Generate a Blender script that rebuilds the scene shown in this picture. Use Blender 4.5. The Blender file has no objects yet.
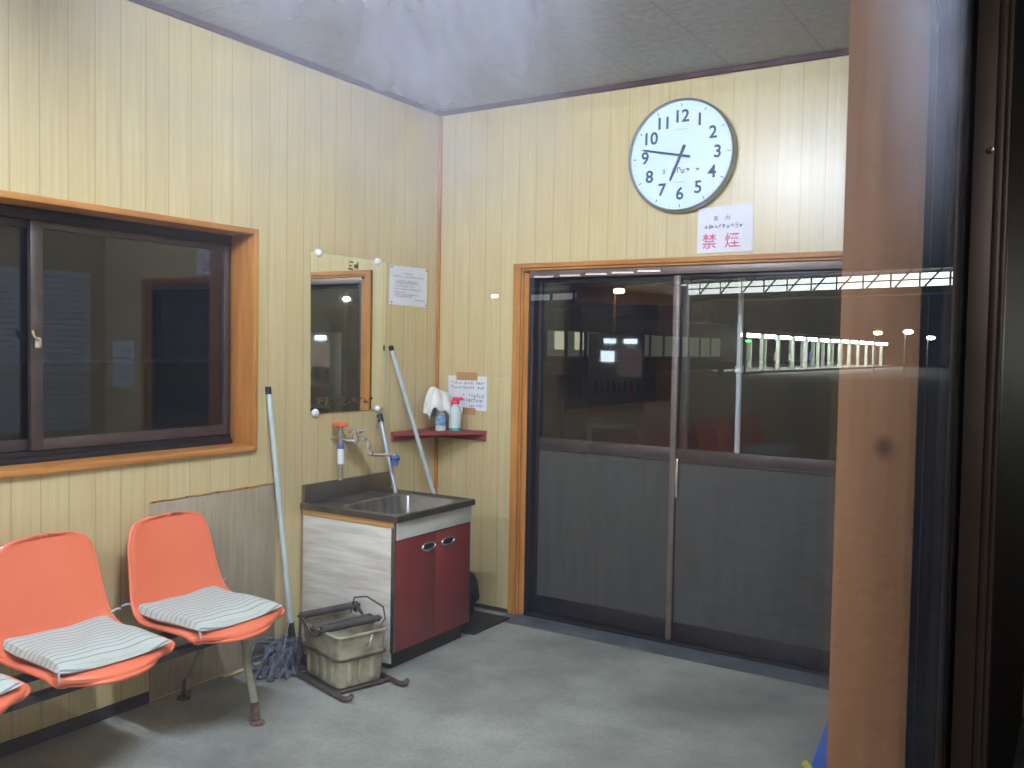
import bpy, bmesh, math, random
from mathutils import Vector, Matrix
random.seed(7)
S = bpy.context.scene
COL = S.collection

# ------------------------------------------------------------------ camera
cam = bpy.data.objects.new('camera', bpy.data.cameras.new('camera'))
COL.objects.link(cam)
CR = Vector((0.84429962, 0.53559375, 0.0172478))
CU = Vector((-0.03596633, 0.02452402, 0.99905205))
CF = Vector((-0.53466304, 0.84411961, -0.03996896))
m = Matrix.Identity(4)
for i in range(3):
    m[i][0] = CR[i]; m[i][1] = CU[i]; m[i][2] = -CF[i]
m.translation = Vector((3.36462, -4.45631, 1.55))
cam.matrix_world = m
cam.data.sensor_width = 36.0
cam.data.lens = 912.156 * 36.0 / 1024.0
cam.data.clip_start = 0.01
cam.data.clip_end = 500
S.camera = cam

# ------------------------------------------------------------------ world, exposure
w = bpy.data.worlds.new('night_sky'); S.world = w; w.use_nodes = True
w.node_tree.nodes['Background'].inputs[0].default_value = (0.010, 0.012, 0.020, 1)
w.node_tree.nodes['Background'].inputs[1].default_value = 0.45
S.view_settings.view_transform = 'Standard'
S.view_settings.look = 'None'
S.view_settings.gamma = 1.0
S.view_settings.use_curve_mapping = False
S.view_settings.exposure = 0.0
TUBE = 680.0            # strength of the fluorescent tubes
TUBE_COL = (0.90, 1.0, 1.20)

# ------------------------------------------------------------------ materials
def lin(c):
    return tuple(((v/255)/12.92 if v/255 <= 0.04045 else ((v/255+0.055)/1.055)**2.4) for v in c) + (1.0,)
def newmat(name):
    mt = bpy.data.materials.new(name); mt.use_nodes = True
    nt = mt.node_tree
    return mt, nt, nt.nodes['Principled BSDF']
def N(nt, kind, **kw):
    n = nt.nodes.new(kind)
    for k, v in kw.items(): setattr(n, k, v)
    return n
def coords(nt, scale=(1, 1, 1)):
    tc = N(nt, 'ShaderNodeTexCoord'); mp = N(nt, 'ShaderNodeMapping')
    mp.inputs['Scale'].default_value = scale
    nt.links.new(tc.outputs['Object'], mp.inputs['Vector'])
    return mp.outputs['Vector']
def noise(nt, vec, scale, detail=4, rough=0.55):
    n = N(nt, 'ShaderNodeTexNoise')
    n.inputs['Scale'].default_value = scale; n.inputs['Detail'].default_value = detail
    n.inputs['Roughness'].default_value = rough
    nt.links.new(vec, n.inputs['Vector']); return n.outputs['Fac']
def ramp(nt, fac, stops):
    r = N(nt, 'ShaderNodeValToRGB'); e = r.color_ramp.elements
    while len(e) < len(stops): e.new(0.5)
    for i, (p, c) in enumerate(stops): e[i].position = p; e[i].color = c
    nt.links.new(fac, r.inputs['Fac']); return r.outputs['Color']
def g(v): return (v, v, v, 1)
def math_(nt, op, a, b=None, c=None):
    n = N(nt, 'ShaderNodeMath', operation=op)
    for i, v in enumerate((a, b, c)):
        if v is None: continue
        if isinstance(v, (int, float)): n.inputs[i].default_value = v
        else: nt.links.new(v, n.inputs[i])
    return n.outputs[0]
def mixc(nt, fac, a, b, mode='MIX'):
    n = N(nt, 'ShaderNodeMix', data_type='RGBA', blend_type=mode)
    for sock, v in ((n.inputs[0], fac), (n.inputs[6], a), (n.inputs[7], b)):
        if isinstance(v, (int, float)): sock.default_value = v
        elif isinstance(v, tuple): sock.default_value = v
        else: nt.links.new(v, sock)
    return n.outputs[2]
def bump(nt, h, strength=0.2, dist=0.01):
    b = N(nt, 'ShaderNodeBump'); b.inputs['Strength'].default_value = strength
    b.inputs['Distance'].default_value = dist
    nt.links.new(h, b.inputs['Height']); return b.outputs['Normal']
def speckle(name, c1, c2, rough=0.5, scale=12, metal=0.0, stretch=(1, 1, 1), bmp=0.0, spec=0.5, lo=0.35, hi=0.65, coat=0.0):
    mt, nt, p = newmat(name)
    v = coords(nt, stretch); f = noise(nt, v, scale)
    nt.links.new(ramp(nt, f, [(lo, lin(c1)), (hi, lin(c2))]), p.inputs['Base Color'])
    p.inputs['Roughness'].default_value = rough; p.inputs['Metallic'].default_value = metal
    p.inputs['Specular IOR Level'].default_value = spec
    p.inputs['Coat Weight'].default_value = coat; p.inputs['Coat Roughness'].default_value = 0.08
    if bmp: nt.links.new(bump(nt, f, bmp, 0.004), p.inputs['Normal'])
    return mt
def emit(name, col, strength):
    mt, nt, p = newmat(name)
    p.inputs['Base Color'].default_value = col if len(col) == 4 else col + (1,)
    p.inputs['Emission Color'].default_value = col if len(col) == 4 else col + (1,)
    p.inputs['Emission Strength'].default_value = strength
    return mt

def wall_mat(name, axis, period=0.1137, off=0.03):
    """cream grooved plywood panelling, boards run up the wall"""
    mt, nt, p = newmat(name)
    tc = N(nt, 'ShaderNodeTexCoord'); sp = N(nt, 'ShaderNodeSeparateXYZ')
    nt.links.new(tc.outputs['Object'], sp.inputs[0])
    u = sp.outputs[axis]
    s = math_(nt, 'DIVIDE', math_(nt, 'ADD', u, off), period)
    fr = math_(nt, 'FRACT', s)
    d = math_(nt, 'MINIMUM', fr, math_(nt, 'SUBTRACT', 1.0, fr))        # 0 at a groove
    groove = math_(nt, 'SMOOTH_MIN', math_(nt, 'MULTIPLY', d, 26.0), 1.0, 0.3)
    board = math_(nt, 'FLOOR', s)
    wn = N(nt, 'ShaderNodeTexWhiteNoise', noise_dimensions='1D')
    nt.links.new(board, wn.inputs['W'])
    st = (9, 9, 0.55)
    gr = noise(nt, coords(nt, (30, 30, 0.9)), 2.0, 5, 0.6)
    blot = noise(nt, coords(nt, (1.4, 1.4, 0.5)), 1.6, 3)
    c = ramp(nt, gr, [(0.30, lin((192, 174, 128))), (0.62, lin((208, 192, 146)))])
    c = mixc(nt, math_(nt, 'MULTIPLY', wn.outputs[0], 0.30), c, lin((192, 170, 118)))
    c = mixc(nt, math_(nt, 'MULTIPLY', blot, 0.25), c, lin((186, 164, 120)))
    c = mixc(nt, groove, lin((172, 152, 112)), c)
    nt.links.new(c, p.inputs['Base Color'])
    p.inputs['Roughness'].default_value = 0.33
    p.inputs['Specular IOR Level'].default_value = 0.6
    p.inputs['Coat Weight'].default_value = 0.4; p.inputs['Coat Roughness'].default_value = 0.30
    nt.links.new(bump(nt, groove, 0.25, 0.002), p.inputs['Normal'])
    return mt
def wood_mat(name, c1, c2, stretch=(18, 18, 1.2), rough=0.42, knot=None, spec=0.4):
    mt, nt, p = newmat(name)
    v = coords(nt, stretch); f = noise(nt, v, 1.6, 6, 0.65)
    c = ramp(nt, f, [(0.3, lin(c1)), (0.68, lin(c2))])
    big = noise(nt, coords(nt, (3, 3, 1)), 1.5, 2)
    c = mixc(nt, math_(nt, 'MULTIPLY', big, 0.45), c, lin(c1))
    if knot:
        tc = N(nt, 'ShaderNodeTexCoord'); vd = N(nt, 'ShaderNodeVectorMath', operation='DISTANCE')
        ms = N(nt, 'ShaderNodeMapping'); ms.inputs['Scale'].default_value = (1.0, 1.0, 0.8)
        nt.links.new(tc.outputs['Object'], ms.inputs['Vector'])
        nt.links.new(ms.outputs[0], vd.inputs[0]); vd.inputs[1].default_value = (knot[0], knot[1], knot[2]*0.8)
        k = ramp(nt, vd.outputs['Value'], [(0.004, g(1)), (0.018, g(0))])
        c = mixc(nt, k, c, lin((88, 46, 24)))
    nt.links.new(c, p.inputs['Base Color'])
    p.inputs['Roughness'].default_value = rough; p.inputs['Specular IOR Level'].default_value = spec
    nt.links.new(bump(nt, f, 0.08, 0.002), p.inputs['Normal'])
    return mt
def glass_mat(name, ior=1.5, tint=(0.96, 0.97, 0.98), smear=None, gloss_rough=0.0):
    """clear pane: passes light straight through and mirrors by Fresnel on both faces"""
    mt = bpy.data.materials.new(name); mt.use_nodes = True; nt = mt.node_tree
    nt.nodes.clear()
    out = N(nt, 'ShaderNodeOutputMaterial'); tr = N(nt, 'ShaderNodeBsdfTransparent')
    tr.inputs[0].default_value = tint + (1,)
    gl = N(nt, 'ShaderNodeBsdfGlossy'); gl.inputs['Roughness'].default_value = gloss_rough
    gl.inputs[0].default_value = (1, 1, 1, 1)
    geo = N(nt, 'ShaderNodeNewGeometry'); fr = N(nt, 'ShaderNodeFresnel')
    io = N(nt, 'ShaderNodeMapRange'); io.inputs['To Min'].default_value = ior; io.inputs['To Max'].default_value = 1/ior
    nt.links.new(geo.outputs['Backfacing'], io.inputs['Value']); nt.links.new(io.outputs[0], fr.inputs['IOR'])
    mx = N(nt, 'ShaderNodeMixShader')
    nt.links.new(fr.outputs[0], mx.inputs[0]); nt.links.new(tr.outputs[0], mx.inputs[1]); nt.links.new(gl.outputs[0], mx.inputs[2])
    res = mx.outputs[0]
    if smear:
        tl = N(nt, 'ShaderNodeBsdfTranslucent'); tl.inputs[0].default_value = (0.78, 0.84, 1.0, 1)
        df = N(nt, 'ShaderNodeBsdfDiffuse'); df.inputs[0].default_value = (0.78, 0.84, 1.0, 1)
        m3 = N(nt, 'ShaderNodeMixShader'); nt.links.new(tl.outputs[0], m3.inputs[1]); nt.links.new(df.outputs[0], m3.inputs[2]); tl = m3
        m2 = N(nt, 'ShaderNodeMixShader')
        nt.links.new(smear(nt), m2.inputs[0]); nt.links.new(res, m2.inputs[1]); nt.links.new(tl.outputs[0], m2.inputs[2])
        res = m2.outputs[0]
    nt.links.new(res, out.inputs[0])
    return mt
PANE = (3.213, -4.033, 0.45)         # origin of the near window, object coordinates start there
def near_smear(nt):
    # greasy breath marks high on the pane plus thin dust, with painted haze lifting the jamb and whole view
    tc = N(nt, 'ShaderNodeTexCoord'); mp = N(nt, 'ShaderNodeMapping')
    mp.inputs['Location'].default_value = PANE
    nt.links.new(tc.outputs['Object'], mp.inputs['Vector']); v = mp.outputs[0]
    def blob(c, sc, r0, r1):
        ms = N(nt, 'ShaderNodeMapping'); ms.inputs['Scale'].default_value = sc
        nt.links.new(v, ms.inputs['Vector']); d = N(nt, 'ShaderNodeVectorMath', operation='DISTANCE')
        nt.links.new(ms.outputs[0], d.inputs[0]); d.inputs[1].default_value = tuple(a*b for a, b in zip(c, sc))
        mr = N(nt, 'ShaderNodeMapRange', interpolation_type='SMOOTHSTEP')
        mr.inputs['From Min'].default_value = r1; mr.inputs['From Max'].default_value = r0
        nt.links.new(d.outputs['Value'], mr.inputs['Value']); return mr.outputs[0]
    n1 = noise(nt, v, 34.0, 2.5, 0.5); n1 = ramp(nt, n1, [(0.28, g(0.25)), (0.75, g(1))])
    f = math_(nt, 'MULTIPLY', math_(nt, 'MULTIPLY', blob((3.213, -4.285, 1.655), (0, 1.0, 1.7), 0.0, 0.17), n1), SMEAR)
    n3 = noise(nt, v, 14.0, 4, 0.6)
    f3 = math_(nt, 'MULTIPLY', math_(nt, 'MULTIPLY', blob((3.213, -3.45, 1.98), (0, 1.0, 1.1), 0.05, 0.42), n3), HAZE)
    n2 = noise(nt, v, 5.0, 4, 0.6)
    return math_(nt, 'ADD', math_(nt, 'ADD', f, f3), math_(nt, 'MULTIPLY', n2, DUST_HAZE))
SMEAR, DUST_HAZE, HAZE = 0.60, 0.02, 0.45

M = {}
M['wall_x'] = wall_mat('cream_panel_door_wall', 0, off=0.0)
M['wall_y'] = wall_mat('cream_panel_side_wall', 1, off=-0.01)
M['casing'] = wood_mat('orange_stained_wood', (158, 98, 44), (204, 146, 78))
M['casing_h'] = wood_mat('orange_stained_wood_level', (158, 98, 44), (204, 146, 78), stretch=(1.2, 1.2, 18))
M['post'] = wood_mat('brown_jamb_wood', (156, 108, 70), (188, 140, 98), stretch=(26, 26, 1.0), knot=(3.123-3.213, -3.086+4.033, 1.417-0.45), rough=0.5)
M['alu'] = speckle('bronze_aluminium', (64, 53, 50), (78, 66, 62), rough=0.42, scale=6, metal=0.25)
M['alu_dark'] = speckle('dark_bronze_aluminium', (30, 27, 30), (40, 35, 36), rough=0.45, scale=6, metal=0.25)
M['alu_lite'] = speckle('light_bronze_aluminium', (104, 92, 84), (120, 106, 98), rough=0.4, scale=6, metal=0.3)  # lighter tone of the bronze aluminium
M['doorpanel'] = speckle('door_lower_panel', (60, 59, 55), (70, 69, 64), rough=0.55, scale=3, stretch=(8, 8, 1), bmp=0.02)
M['seal'] = speckle('black_rubber', (16, 16, 18), (28, 27, 28), rough=0.7, scale=20)
M['glass'] = glass_mat('clear_glass')
M['near_glass'] = glass_mat('smeared_glass', smear=near_smear)
M['trim'] = speckle('dark_maroon_trim', (62, 36, 42), (80, 48, 52), rough=0.5, scale=8)
M['base'] = speckle('baseboard_and_shade_dark', (40, 32, 30), (56, 46, 42), rough=0.55, scale=8)  # also the painted shade of the door-wall foot and outer wall

def floor_material():
    mt, nt, p = newmat('worn_concrete')
    a = noise(nt, coords(nt), 1.7, 5, 0.6); b = noise(nt, coords(nt), 60, 4, 0.7)
    c = noise(nt, coords(nt, (0.6, 2.0, 1)), 2.2, 3)
    col = ramp(nt, a, [(0.36, lin((116, 117, 110))), (0.64, lin((166, 170, 160)))])
    col = mixc(nt, math_(nt, 'MULTIPLY', c, 0.5), col, lin((128, 126, 116)))
    col = mixc(nt, math_(nt, 'MULTIPLY', ramp(nt, b, [(0.4, g(0)), (0.7, g(1))]), 0.45), col, lin((96, 98, 92)))
    nt.links.new(col, p.inputs['Base Color'])
    p.inputs['Roughness'].default_value = 0.62
    nt.links.new(bump(nt, b, 0.15, 0.003), p.inputs['Normal'])
    return mt
M['floor'] = floor_material()
M['sillc'] = speckle('dark_sill_concrete', (70, 76, 82), (96, 102, 106), rough=0.6, scale=6)  # darker concrete tone for the strip along the door
def ceil_material():
    mt, nt, p = newmat('mottled_ceiling_board')
    tc = N(nt, 'ShaderNodeTexCoord'); sp = N(nt, 'ShaderNodeSeparateXYZ')
    nt.links.new(tc.outputs['Object'], sp.inputs[0])
    def joint(ax, period):
        fr = math_(nt, 'FRACT', math_(nt, 'DIVIDE', math_(nt, 'ADD', sp.outputs[ax], 20.03), period))
        d = math_(nt, 'MULTIPLY', math_(nt, 'MINIMUM', fr, math_(nt, 'SUBTRACT', 1.0, fr)), period/0.005)
        return math_(nt, 'MINIMUM', d, 1.0)
    j = math_(nt, 'MINIMUM', joint(0, 0.455), joint(1, 0.91))
    n1 = noise(nt, coords(nt), 26, 5, 0.7); n2 = noise(nt, coords(nt), 2.0, 3)
    col = ramp(nt, n1, [(0.35, lin((164, 166, 172))), (0.6, lin((186, 188, 194)))])
    col = mixc(nt, math_(nt, 'MULTIPLY', n2, 0.4), col, lin((160, 158, 164)))
    col = mixc(nt, j, lin((150, 146, 152)), col)
    nt.links.new(col, p.inputs['Base Color']); p.inputs['Roughness'].default_value = 0.9
    nt.links.new(bump(nt, n1, 0.2, 0.003), p.inputs['Normal'])
    return mt
M['ceiling'] = ceil_material()
M['orange'] = speckle('orange_fibreglass', (228, 114, 80), (234, 122, 88), rough=0.3, scale=3, spec=0.5, coat=0.6)
M['leg'] = speckle('grey_green_steel', (122, 120, 102), (144, 142, 122), rough=0.5, scale=14)
M['darksteel'] = speckle('dark_steel', (44, 40, 38), (64, 58, 54), rough=0.5, scale=20)
M['rust'] = speckle('rusty_foot', (70, 48, 38), (120, 96, 76), rough=0.8, scale=40)
def cushion_material():
    mt, nt, p = newmat('grey_striped_cotton')
    tc = N(nt, 'ShaderNodeTexCoord'); sp = N(nt, 'ShaderNodeSeparateXYZ')
    nt.links.new(tc.outputs['Object'], sp.inputs[0])
    n = noise(nt, coords(nt), 4.0, 2)
    s = math_(nt, 'ADD', math_(nt, 'DIVIDE', sp.outputs[0], 0.030), math_(nt, 'MULTIPLY', n, 0.5))
    f1 = math_(nt, 'FRACT', s); f2 = math_(nt, 'FRACT', math_(nt, 'MULTIPLY', s, 3.0))
    a = ramp(nt, f1, [(0.0, g(0)), (0.13, g(0)), (0.2, g(1)), (1.0, g(1))])
    b = ramp(nt, f2, [(0.0, g(0.9)), (0.25, g(0.9)), (0.35, g(1)), (1.0, g(1))])
    c = mixc(nt, a, lin((138, 144, 144)), lin((188, 194, 184)))
    c = mixc(nt, 1.0, c, b, 'MULTIPLY')
    nt.links.new(c, p.inputs['Base Color']); p.inputs['Roughness'].default_value = 0.9
    p.inputs['Specular IOR Level'].default_value = 0.15
    nt.links.new(bump(nt, noise(nt, coords(nt, (3, 1, 1)), 14, 3), 0.5, 0.01), p.inputs['Normal'])
    return mt
M['cushion'] = cushion_material()
M['tie'] = speckle('grey_cotton_tie', (150, 148, 146), (172, 170, 166), rough=0.9, scale=30)
M['steel'] = speckle('stainless_steel', (138, 136, 132), (172, 170, 166), rough=0.30, scale=3, metal=0.95, stretch=(1, 6, 1))
M['steel_dull'] = speckle('dull_stainless', (112, 104, 98), (134, 126, 118), rough=0.36, scale=5, metal=0.85)
M['chrome'] = speckle('chrome', (232, 233, 235), (244, 244, 246), rough=0.2, scale=8, metal=1.0)
M['red'] = speckle('maroon_laminate', (116, 42, 38), (130, 52, 46), rough=0.42, scale=5)
M['white_band'] = speckle('white_laminate', (196, 200, 196), (214, 216, 212), rough=0.45, scale=5)
M['kick'] = speckle('black_kickboard', (26, 24, 26), (40, 36, 38), rough=0.6, scale=9)
def sidepaper():
    mt, nt, p = newmat('peeling_white_board')
    f = noise(nt, coords(nt, (0.9, 0.9, 6.5)), 3.2, 5, 0.6); s = noise(nt, coords(nt), 2.4, 3)
    c = ramp(nt, f, [(0.34, lin((186, 180, 166))), (0.58, lin((220, 218, 208)))])
    c = mixc(nt, math_(nt, 'MULTIPLY', s, 0.35), c, lin((186, 176, 160)))
    nt.links.new(c, p.inputs['Base Color']); p.inputs['Roughness'].default_value = 0.55
    nt.links.new(bump(nt, f, 0.5, 0.01), p.inputs['Normal'])
    return mt
M['sidepaper'] = sidepaper()
M['ply'] = wood_mat('raw_ply_edge', (186, 140, 78), (214, 170, 104), stretch=(2, 2, 20))
M['protect'] = speckle('grey_beige_board', (150, 138, 116), (166, 154, 132), rough=0.5, scale=4, stretch=(14, 14, 1), bmp=0.02)
M['paper'] = speckle('white_paper', (214, 218, 224), (226, 229, 234), rough=0.7, scale=3)
M['paper_w'] = speckle('white_paper_bright', (216, 214, 222), (232, 230, 236), rough=0.6, scale=3)
M['tape'] = speckle('brown_tape', (176, 132, 88), (190, 148, 104), rough=0.4, scale=8)
M['ink'] = speckle('grey_ink', (88, 90, 100), (104, 106, 116), rough=0.7, scale=10)
M['redink'] = speckle('red_ink', (200, 96, 122), (210, 112, 134), rough=0.7, scale=10)
M['clockink'] = speckle('dark_blue_ink', (60, 76, 100), (70, 86, 110), rough=0.5, scale=10)
M['clockface'] = speckle('clock_dial', (206, 226, 232), (214, 232, 238), rough=0.35, scale=3)
M['clockrim'] = speckle('satin_metal_rim', (158, 164, 172), (176, 182, 190), rough=0.28, scale=3, metal=0.75)
M['gold'] = speckle('old_gold_paint', (96, 66, 26), (122, 88, 40), rough=0.6, scale=20)
def mirror_material():
    mt, nt, p = newmat('mirror_silver')
    p.inputs['Base Color'].default_value = lin((232, 236, 228)); p.inputs['Metallic'].default_value = 1.0
    f = noise(nt, coords(nt), 9, 4)
    nt.links.new(ramp(nt, f, [(0.3, g(0.012)), (0.8, g(0.03))]), p.inputs['Roughness'])
    return mt
M['mirror'] = mirror_material()
M['whiteplastic'] = speckle('white_plastic', (208, 210, 208), (224, 226, 224), rough=0.4, scale=8)
M['pole'] = speckle('white_painted_pole', (172, 184, 184), (190, 202, 202), rough=0.35, scale=10)
M['greypole'] = speckle('grey_metal_pole', (140, 146, 148), (162, 168, 170), rough=0.35, scale=12, metal=0.3)
M['blackplastic'] = speckle('black_plastic', (18, 18, 20), (34, 32, 32), rough=0.5, scale=12)
M['tap_orange'] = speckle('orange_valve', (214, 80, 36), (226, 96, 48), rough=0.35, scale=8)
M['oldbrass'] = speckle('tarnished_pipe', (140, 134, 118), (168, 162, 146), rough=0.45, scale=20, metal=0.5)
M['blue'] = speckle('blue_rubber', (56, 84, 156), (92, 122, 190), rough=0.4, scale=30)
M['blueplastic'] = speckle('blue_plastic', (44, 96, 190), (60, 116, 208), rough=0.4, scale=6)
M['yellow'] = speckle('yellow_plastic', (176, 176, 70), (196, 192, 84), rough=0.45, scale=12)
M['shelf'] = speckle('red_brown_shelf', (122, 48, 44), (138, 60, 54), rough=0.45, scale=8)
M['cloth'] = speckle('white_cloth', (214, 214, 206), (232, 232, 226), rough=0.95, scale=20, bmp=0.2)
M['bottle'] = speckle('translucent_bottle', (190, 204, 206), (208, 220, 220), rough=0.3, scale=8)
M['teal'] = speckle('teal_bottle_base', (72, 140, 132), (92, 158, 148), rough=0.35, scale=8)
M['pink'] = speckle('pink_cap', (222, 62, 92), (232, 78, 106), rough=0.35, scale=8)
M['labelblue'] = speckle('blue_label', (66, 128, 186), (160, 196, 220), rough=0.4, scale=40)
M['bucket'] = speckle('grimy_beige_plastic', (132, 124, 100), (176, 170, 146), rough=0.6, scale=11, bmp=0.1)
M['bucket_in'] = speckle('grimy_bucket_inside', (100, 96, 84), (132, 126, 108), rough=0.7, scale=9)
M['roller'] = speckle('dark_rubber_roller', (58, 56, 54), (80, 76, 72), rough=0.6, scale=16)
M['bstrap'] = speckle('brown_bucket_steel', (72, 60, 56), (98, 84, 76), rough=0.55, scale=14, metal=0.3)
M['mop'] = speckle('blue_grey_mop_yarn', (58, 62, 74), (112, 114, 126), rough=0.95, scale=30, bmp=0.8)
M['wire'] = speckle('bare_wire', (150, 150, 146), (176, 176, 172), rough=0.35, scale=8, metal=0.6)
M['bamboo'] = speckle('bamboo_stick', (176, 158, 106), (196, 178, 128), rough=0.6, scale=12)
M['housing'] = speckle('white_lamp_housing', (214, 216, 214), (224, 226, 224), rough=0.4, scale=5)
M['tube'] = emit('fluorescent_tube', TUBE_COL, TUBE)
M['ground'] = speckle('dark_ballast', (52, 50, 48), (74, 70, 66), rough=0.9, scale=8)
M['concrete'] = speckle('platform_concrete', (110, 110, 108), (140, 140, 136), rough=0.8, scale=2)
M['roofm'] = speckle('canopy_steel', (60, 64, 66), (84, 88, 90), rough=0.6, scale=2)
M['postm'] = speckle('pale_canopy_post', (170, 176, 160), (190, 196, 180), rough=0.5, scale=2)

# ------------------------------------------------------------------ mesh helpers
def box(bm, lo, hi, bev=0.0, seg=2, M4=None):
    r = bmesh.ops.create_cube(bm, size=1.0)
    vs = r['verts']
    for v in vs:
        v.co = Vector([(lo[i]+hi[i])/2 + v.co[i]*(hi[i]-lo[i]) for i in range(3)])
    if bev:
        es = list({e for v in vs for e in v.link_edges})
        rb = bmesh.ops.bevel(bm, geom=es, offset=bev, segments=seg, profile=0.5, affect='EDGES')
        vs = list({v for f in rb['faces'] for v in f.verts} | {v for v in vs if v.is_valid})
    if M4 is not None:
        for v in vs: v.co = M4 @ v.co
    return vs
def frame_axes(d):
    d = d.normalized(); a = Vector((0, 0, 1)) if abs(d.z) < 0.9 else Vector((1, 0, 0))
    u = d.cross(a).normalized(); return u, d.cross(u).normalized()
def tube(bm, pts, r, n=12, cap=True, closed=False):
    pts = [Vector(p) for p in pts]; L = len(pts)
    rs = r if isinstance(r, (list, tuple)) else [r]*L
    rings = []; u = None
    for i, p in enumerate(pts):
        if closed: d = pts[(i+1) % L] - pts[i-1]
        else: d = (pts[min(i+1, L-1)] - pts[max(i-1, 0)])
        if d.length < 1e-9: d = Vector((0, 0, 1))
        d.normalize()
        if u is None: u, v = frame_axes(d)
        else:
            u = (u - d*u.dot(d)).normalized(); v = d.cross(u)
        rings.append([bm.verts.new(p + (u*math.cos(2*math.pi*k/n) + v*math.sin(2*math.pi*k/n))*rs[i]) for k in range(n)])
    rng = range(L if closed else L-1)
    for i in rng:
        a, b = rings[i], rings[(i+1) % L]
        for k in range(n): bm.faces.new((a[k], a[(k+1) % n], b[(k+1) % n], b[k]))
    if cap and not closed:
        bm.faces.new(rings[0][::-1]); bm.faces.new(rings[-1])
def lathe(bm, prof, c, n=32, axis='z', M4=None, caps=True):
    rings = []
    for (r, h) in prof:
        ring = []
        for k in range(n):
            a = 2*math.pi*k/n; x, y = r*math.cos(a), r*math.sin(a)
            q = {'z': Vector((x, y, h)), 'y': Vector((x, h, y)), 'x': Vector((h, x, y))}[axis]
            if M4 is not None: q = M4 @ q
            ring.append(bm.verts.new(q + Vector(c)))
        rings.append(ring)
    for a, b in zip(rings, rings[1:]):
        for k in range(n): bm.faces.new((a[k], a[(k+1) % n], b[(k+1) % n], b[k]))
    if not caps: return
    if prof[0][0] > 1e-6: bm.faces.new(rings[0][::-1])
    if prof[-1][0] > 1e-6: bm.faces.new(rings[-1])
def prism(bm, pts, z0, z1):
    a = [bm.verts.new((x, y, z0)) for x, y in pts]; b = [bm.verts.new((x, y, z1)) for x, y in pts]
    n = len(pts); bm.faces.new(a[::-1]); bm.faces.new(b)
    for i in range(n): bm.faces.new((a[i], a[(i+1) % n], b[(i+1) % n], b[i]))
def bez(p, n=10):
    """smooth curve through points (Catmull-Rom)"""
    p = [Vector(q) for q in p]; P = [2*p[0]-p[1]] + p + [2*p[-1]-p[-2]]; out = []
    for i in range(1, len(P)-2):
        for k in range(n):
            t = k/n
            out.append(0.5*((2*P[i]) + (P[i+1]-P[i-1])*t + (2*P[i-1]-5*P[i]+4*P[i+1]-P[i+2])*t*t + (3*P[i]-P[i-1]-3*P[i+1]+P[i+2])*t**3))
    out.append(p[-1]); return out
def root_basis(par):
    mm = Matrix.Identity(4)
    while par is not None: mm = par.matrix_basis @ mm; par = par.parent
    return mm
def obj(name, bm, mat, parent=None, smooth=True, world=True):
    """bm is in world coordinates; the mesh is stored relative to its thing"""
    bmesh.ops.remove_doubles(bm, verts=bm.verts, dist=1e-6)
    bmesh.ops.recalc_face_normals(bm, faces=bm.faces)
    me = bpy.data.meshes.new(name); bm.to_mesh(me); bm.free()
    if parent is not None and world: me.transform(root_basis(parent).inverted())
    for mt in (mat if isinstance(mat, list) else [mat]): me.materials.append(mt)
    if smooth:
        me.polygons.foreach_set('use_smooth', [True]*len(me.polygons))
        me.set_sharp_from_angle(angle=math.radians(38))
    o = bpy.data.objects.new(name, me); COL.objects.link(o)
    if parent is not None: o.parent = parent
    return o
def thing(name, label, cat, loc=(0, 0, 0), rz=0, group=None):
    o = bpy.data.objects.new(name, None); COL.objects.link(o)
    o.empty_display_size = 0.05; o.location = loc; o.rotation_euler = (0, 0, rz)
    return tag(o, label, cat, group)
def tag(o, label, cat, group=None):
    o['label'] = label; o['category'] = cat
    if group: o['group'] = group
    return o
def struct(name, bm, mat, parent=None, smooth=False):
    o = obj(name, bm, mat, parent, smooth)
    if parent is None: o['kind'] = 'structure'
    return o
def rebase(o, c):
    """move a single-mesh thing's origin to its own base without moving it"""
    c = Vector(c); o.data.transform(Matrix.Translation(-c)); o.location = c; return o
def boxes(lst, bev=0.0):
    bm = bmesh.new()
    for lo, hi in lst: box(bm, lo, hi, bev)
    return bm
def copy_tree(o, parent=None):
    c = o.copy(); COL.objects.link(c)
    if parent is not None: c.parent = parent
    for ch in [x for x in o.children]: copy_tree(ch, c)
    return c
def text_mesh(name, body, size, mat, parent, origin, xdir, ydir, extrude=0.0006, align='CENTER', bold=0.0):
    cu = bpy.data.curves.new('lettering', 'FONT'); cu.body = body; cu.size = size
    cu.align_x = align; cu.align_y = 'CENTER'; cu.extrude = extrude; cu.offset = bold
    t = bpy.data.objects.new('lettering', cu); COL.objects.link(t)
    dg = bpy.context.evaluated_depsgraph_get(); dg.update()
    me = bpy.data.meshes.new_from_object(t.evaluated_get(dg))
    bpy.data.objects.remove(t)
    xd, yd = Vector(xdir), Vector(ydir); zd = xd.cross(yd)
    m4 = Matrix((( xd.x, yd.x, zd.x, origin[0]), (xd.y, yd.y, zd.y, origin[1]), (xd.z, yd.z, zd.z, origin[2]), (0, 0, 0, 1)))
    me.transform(root_basis(parent).inverted() @ m4)
    me.materials.clear(); me.materials.append(mat)
    o = bpy.data.objects.new(name, me); COL.objects.link(o); o.parent = parent
    return o
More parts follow.
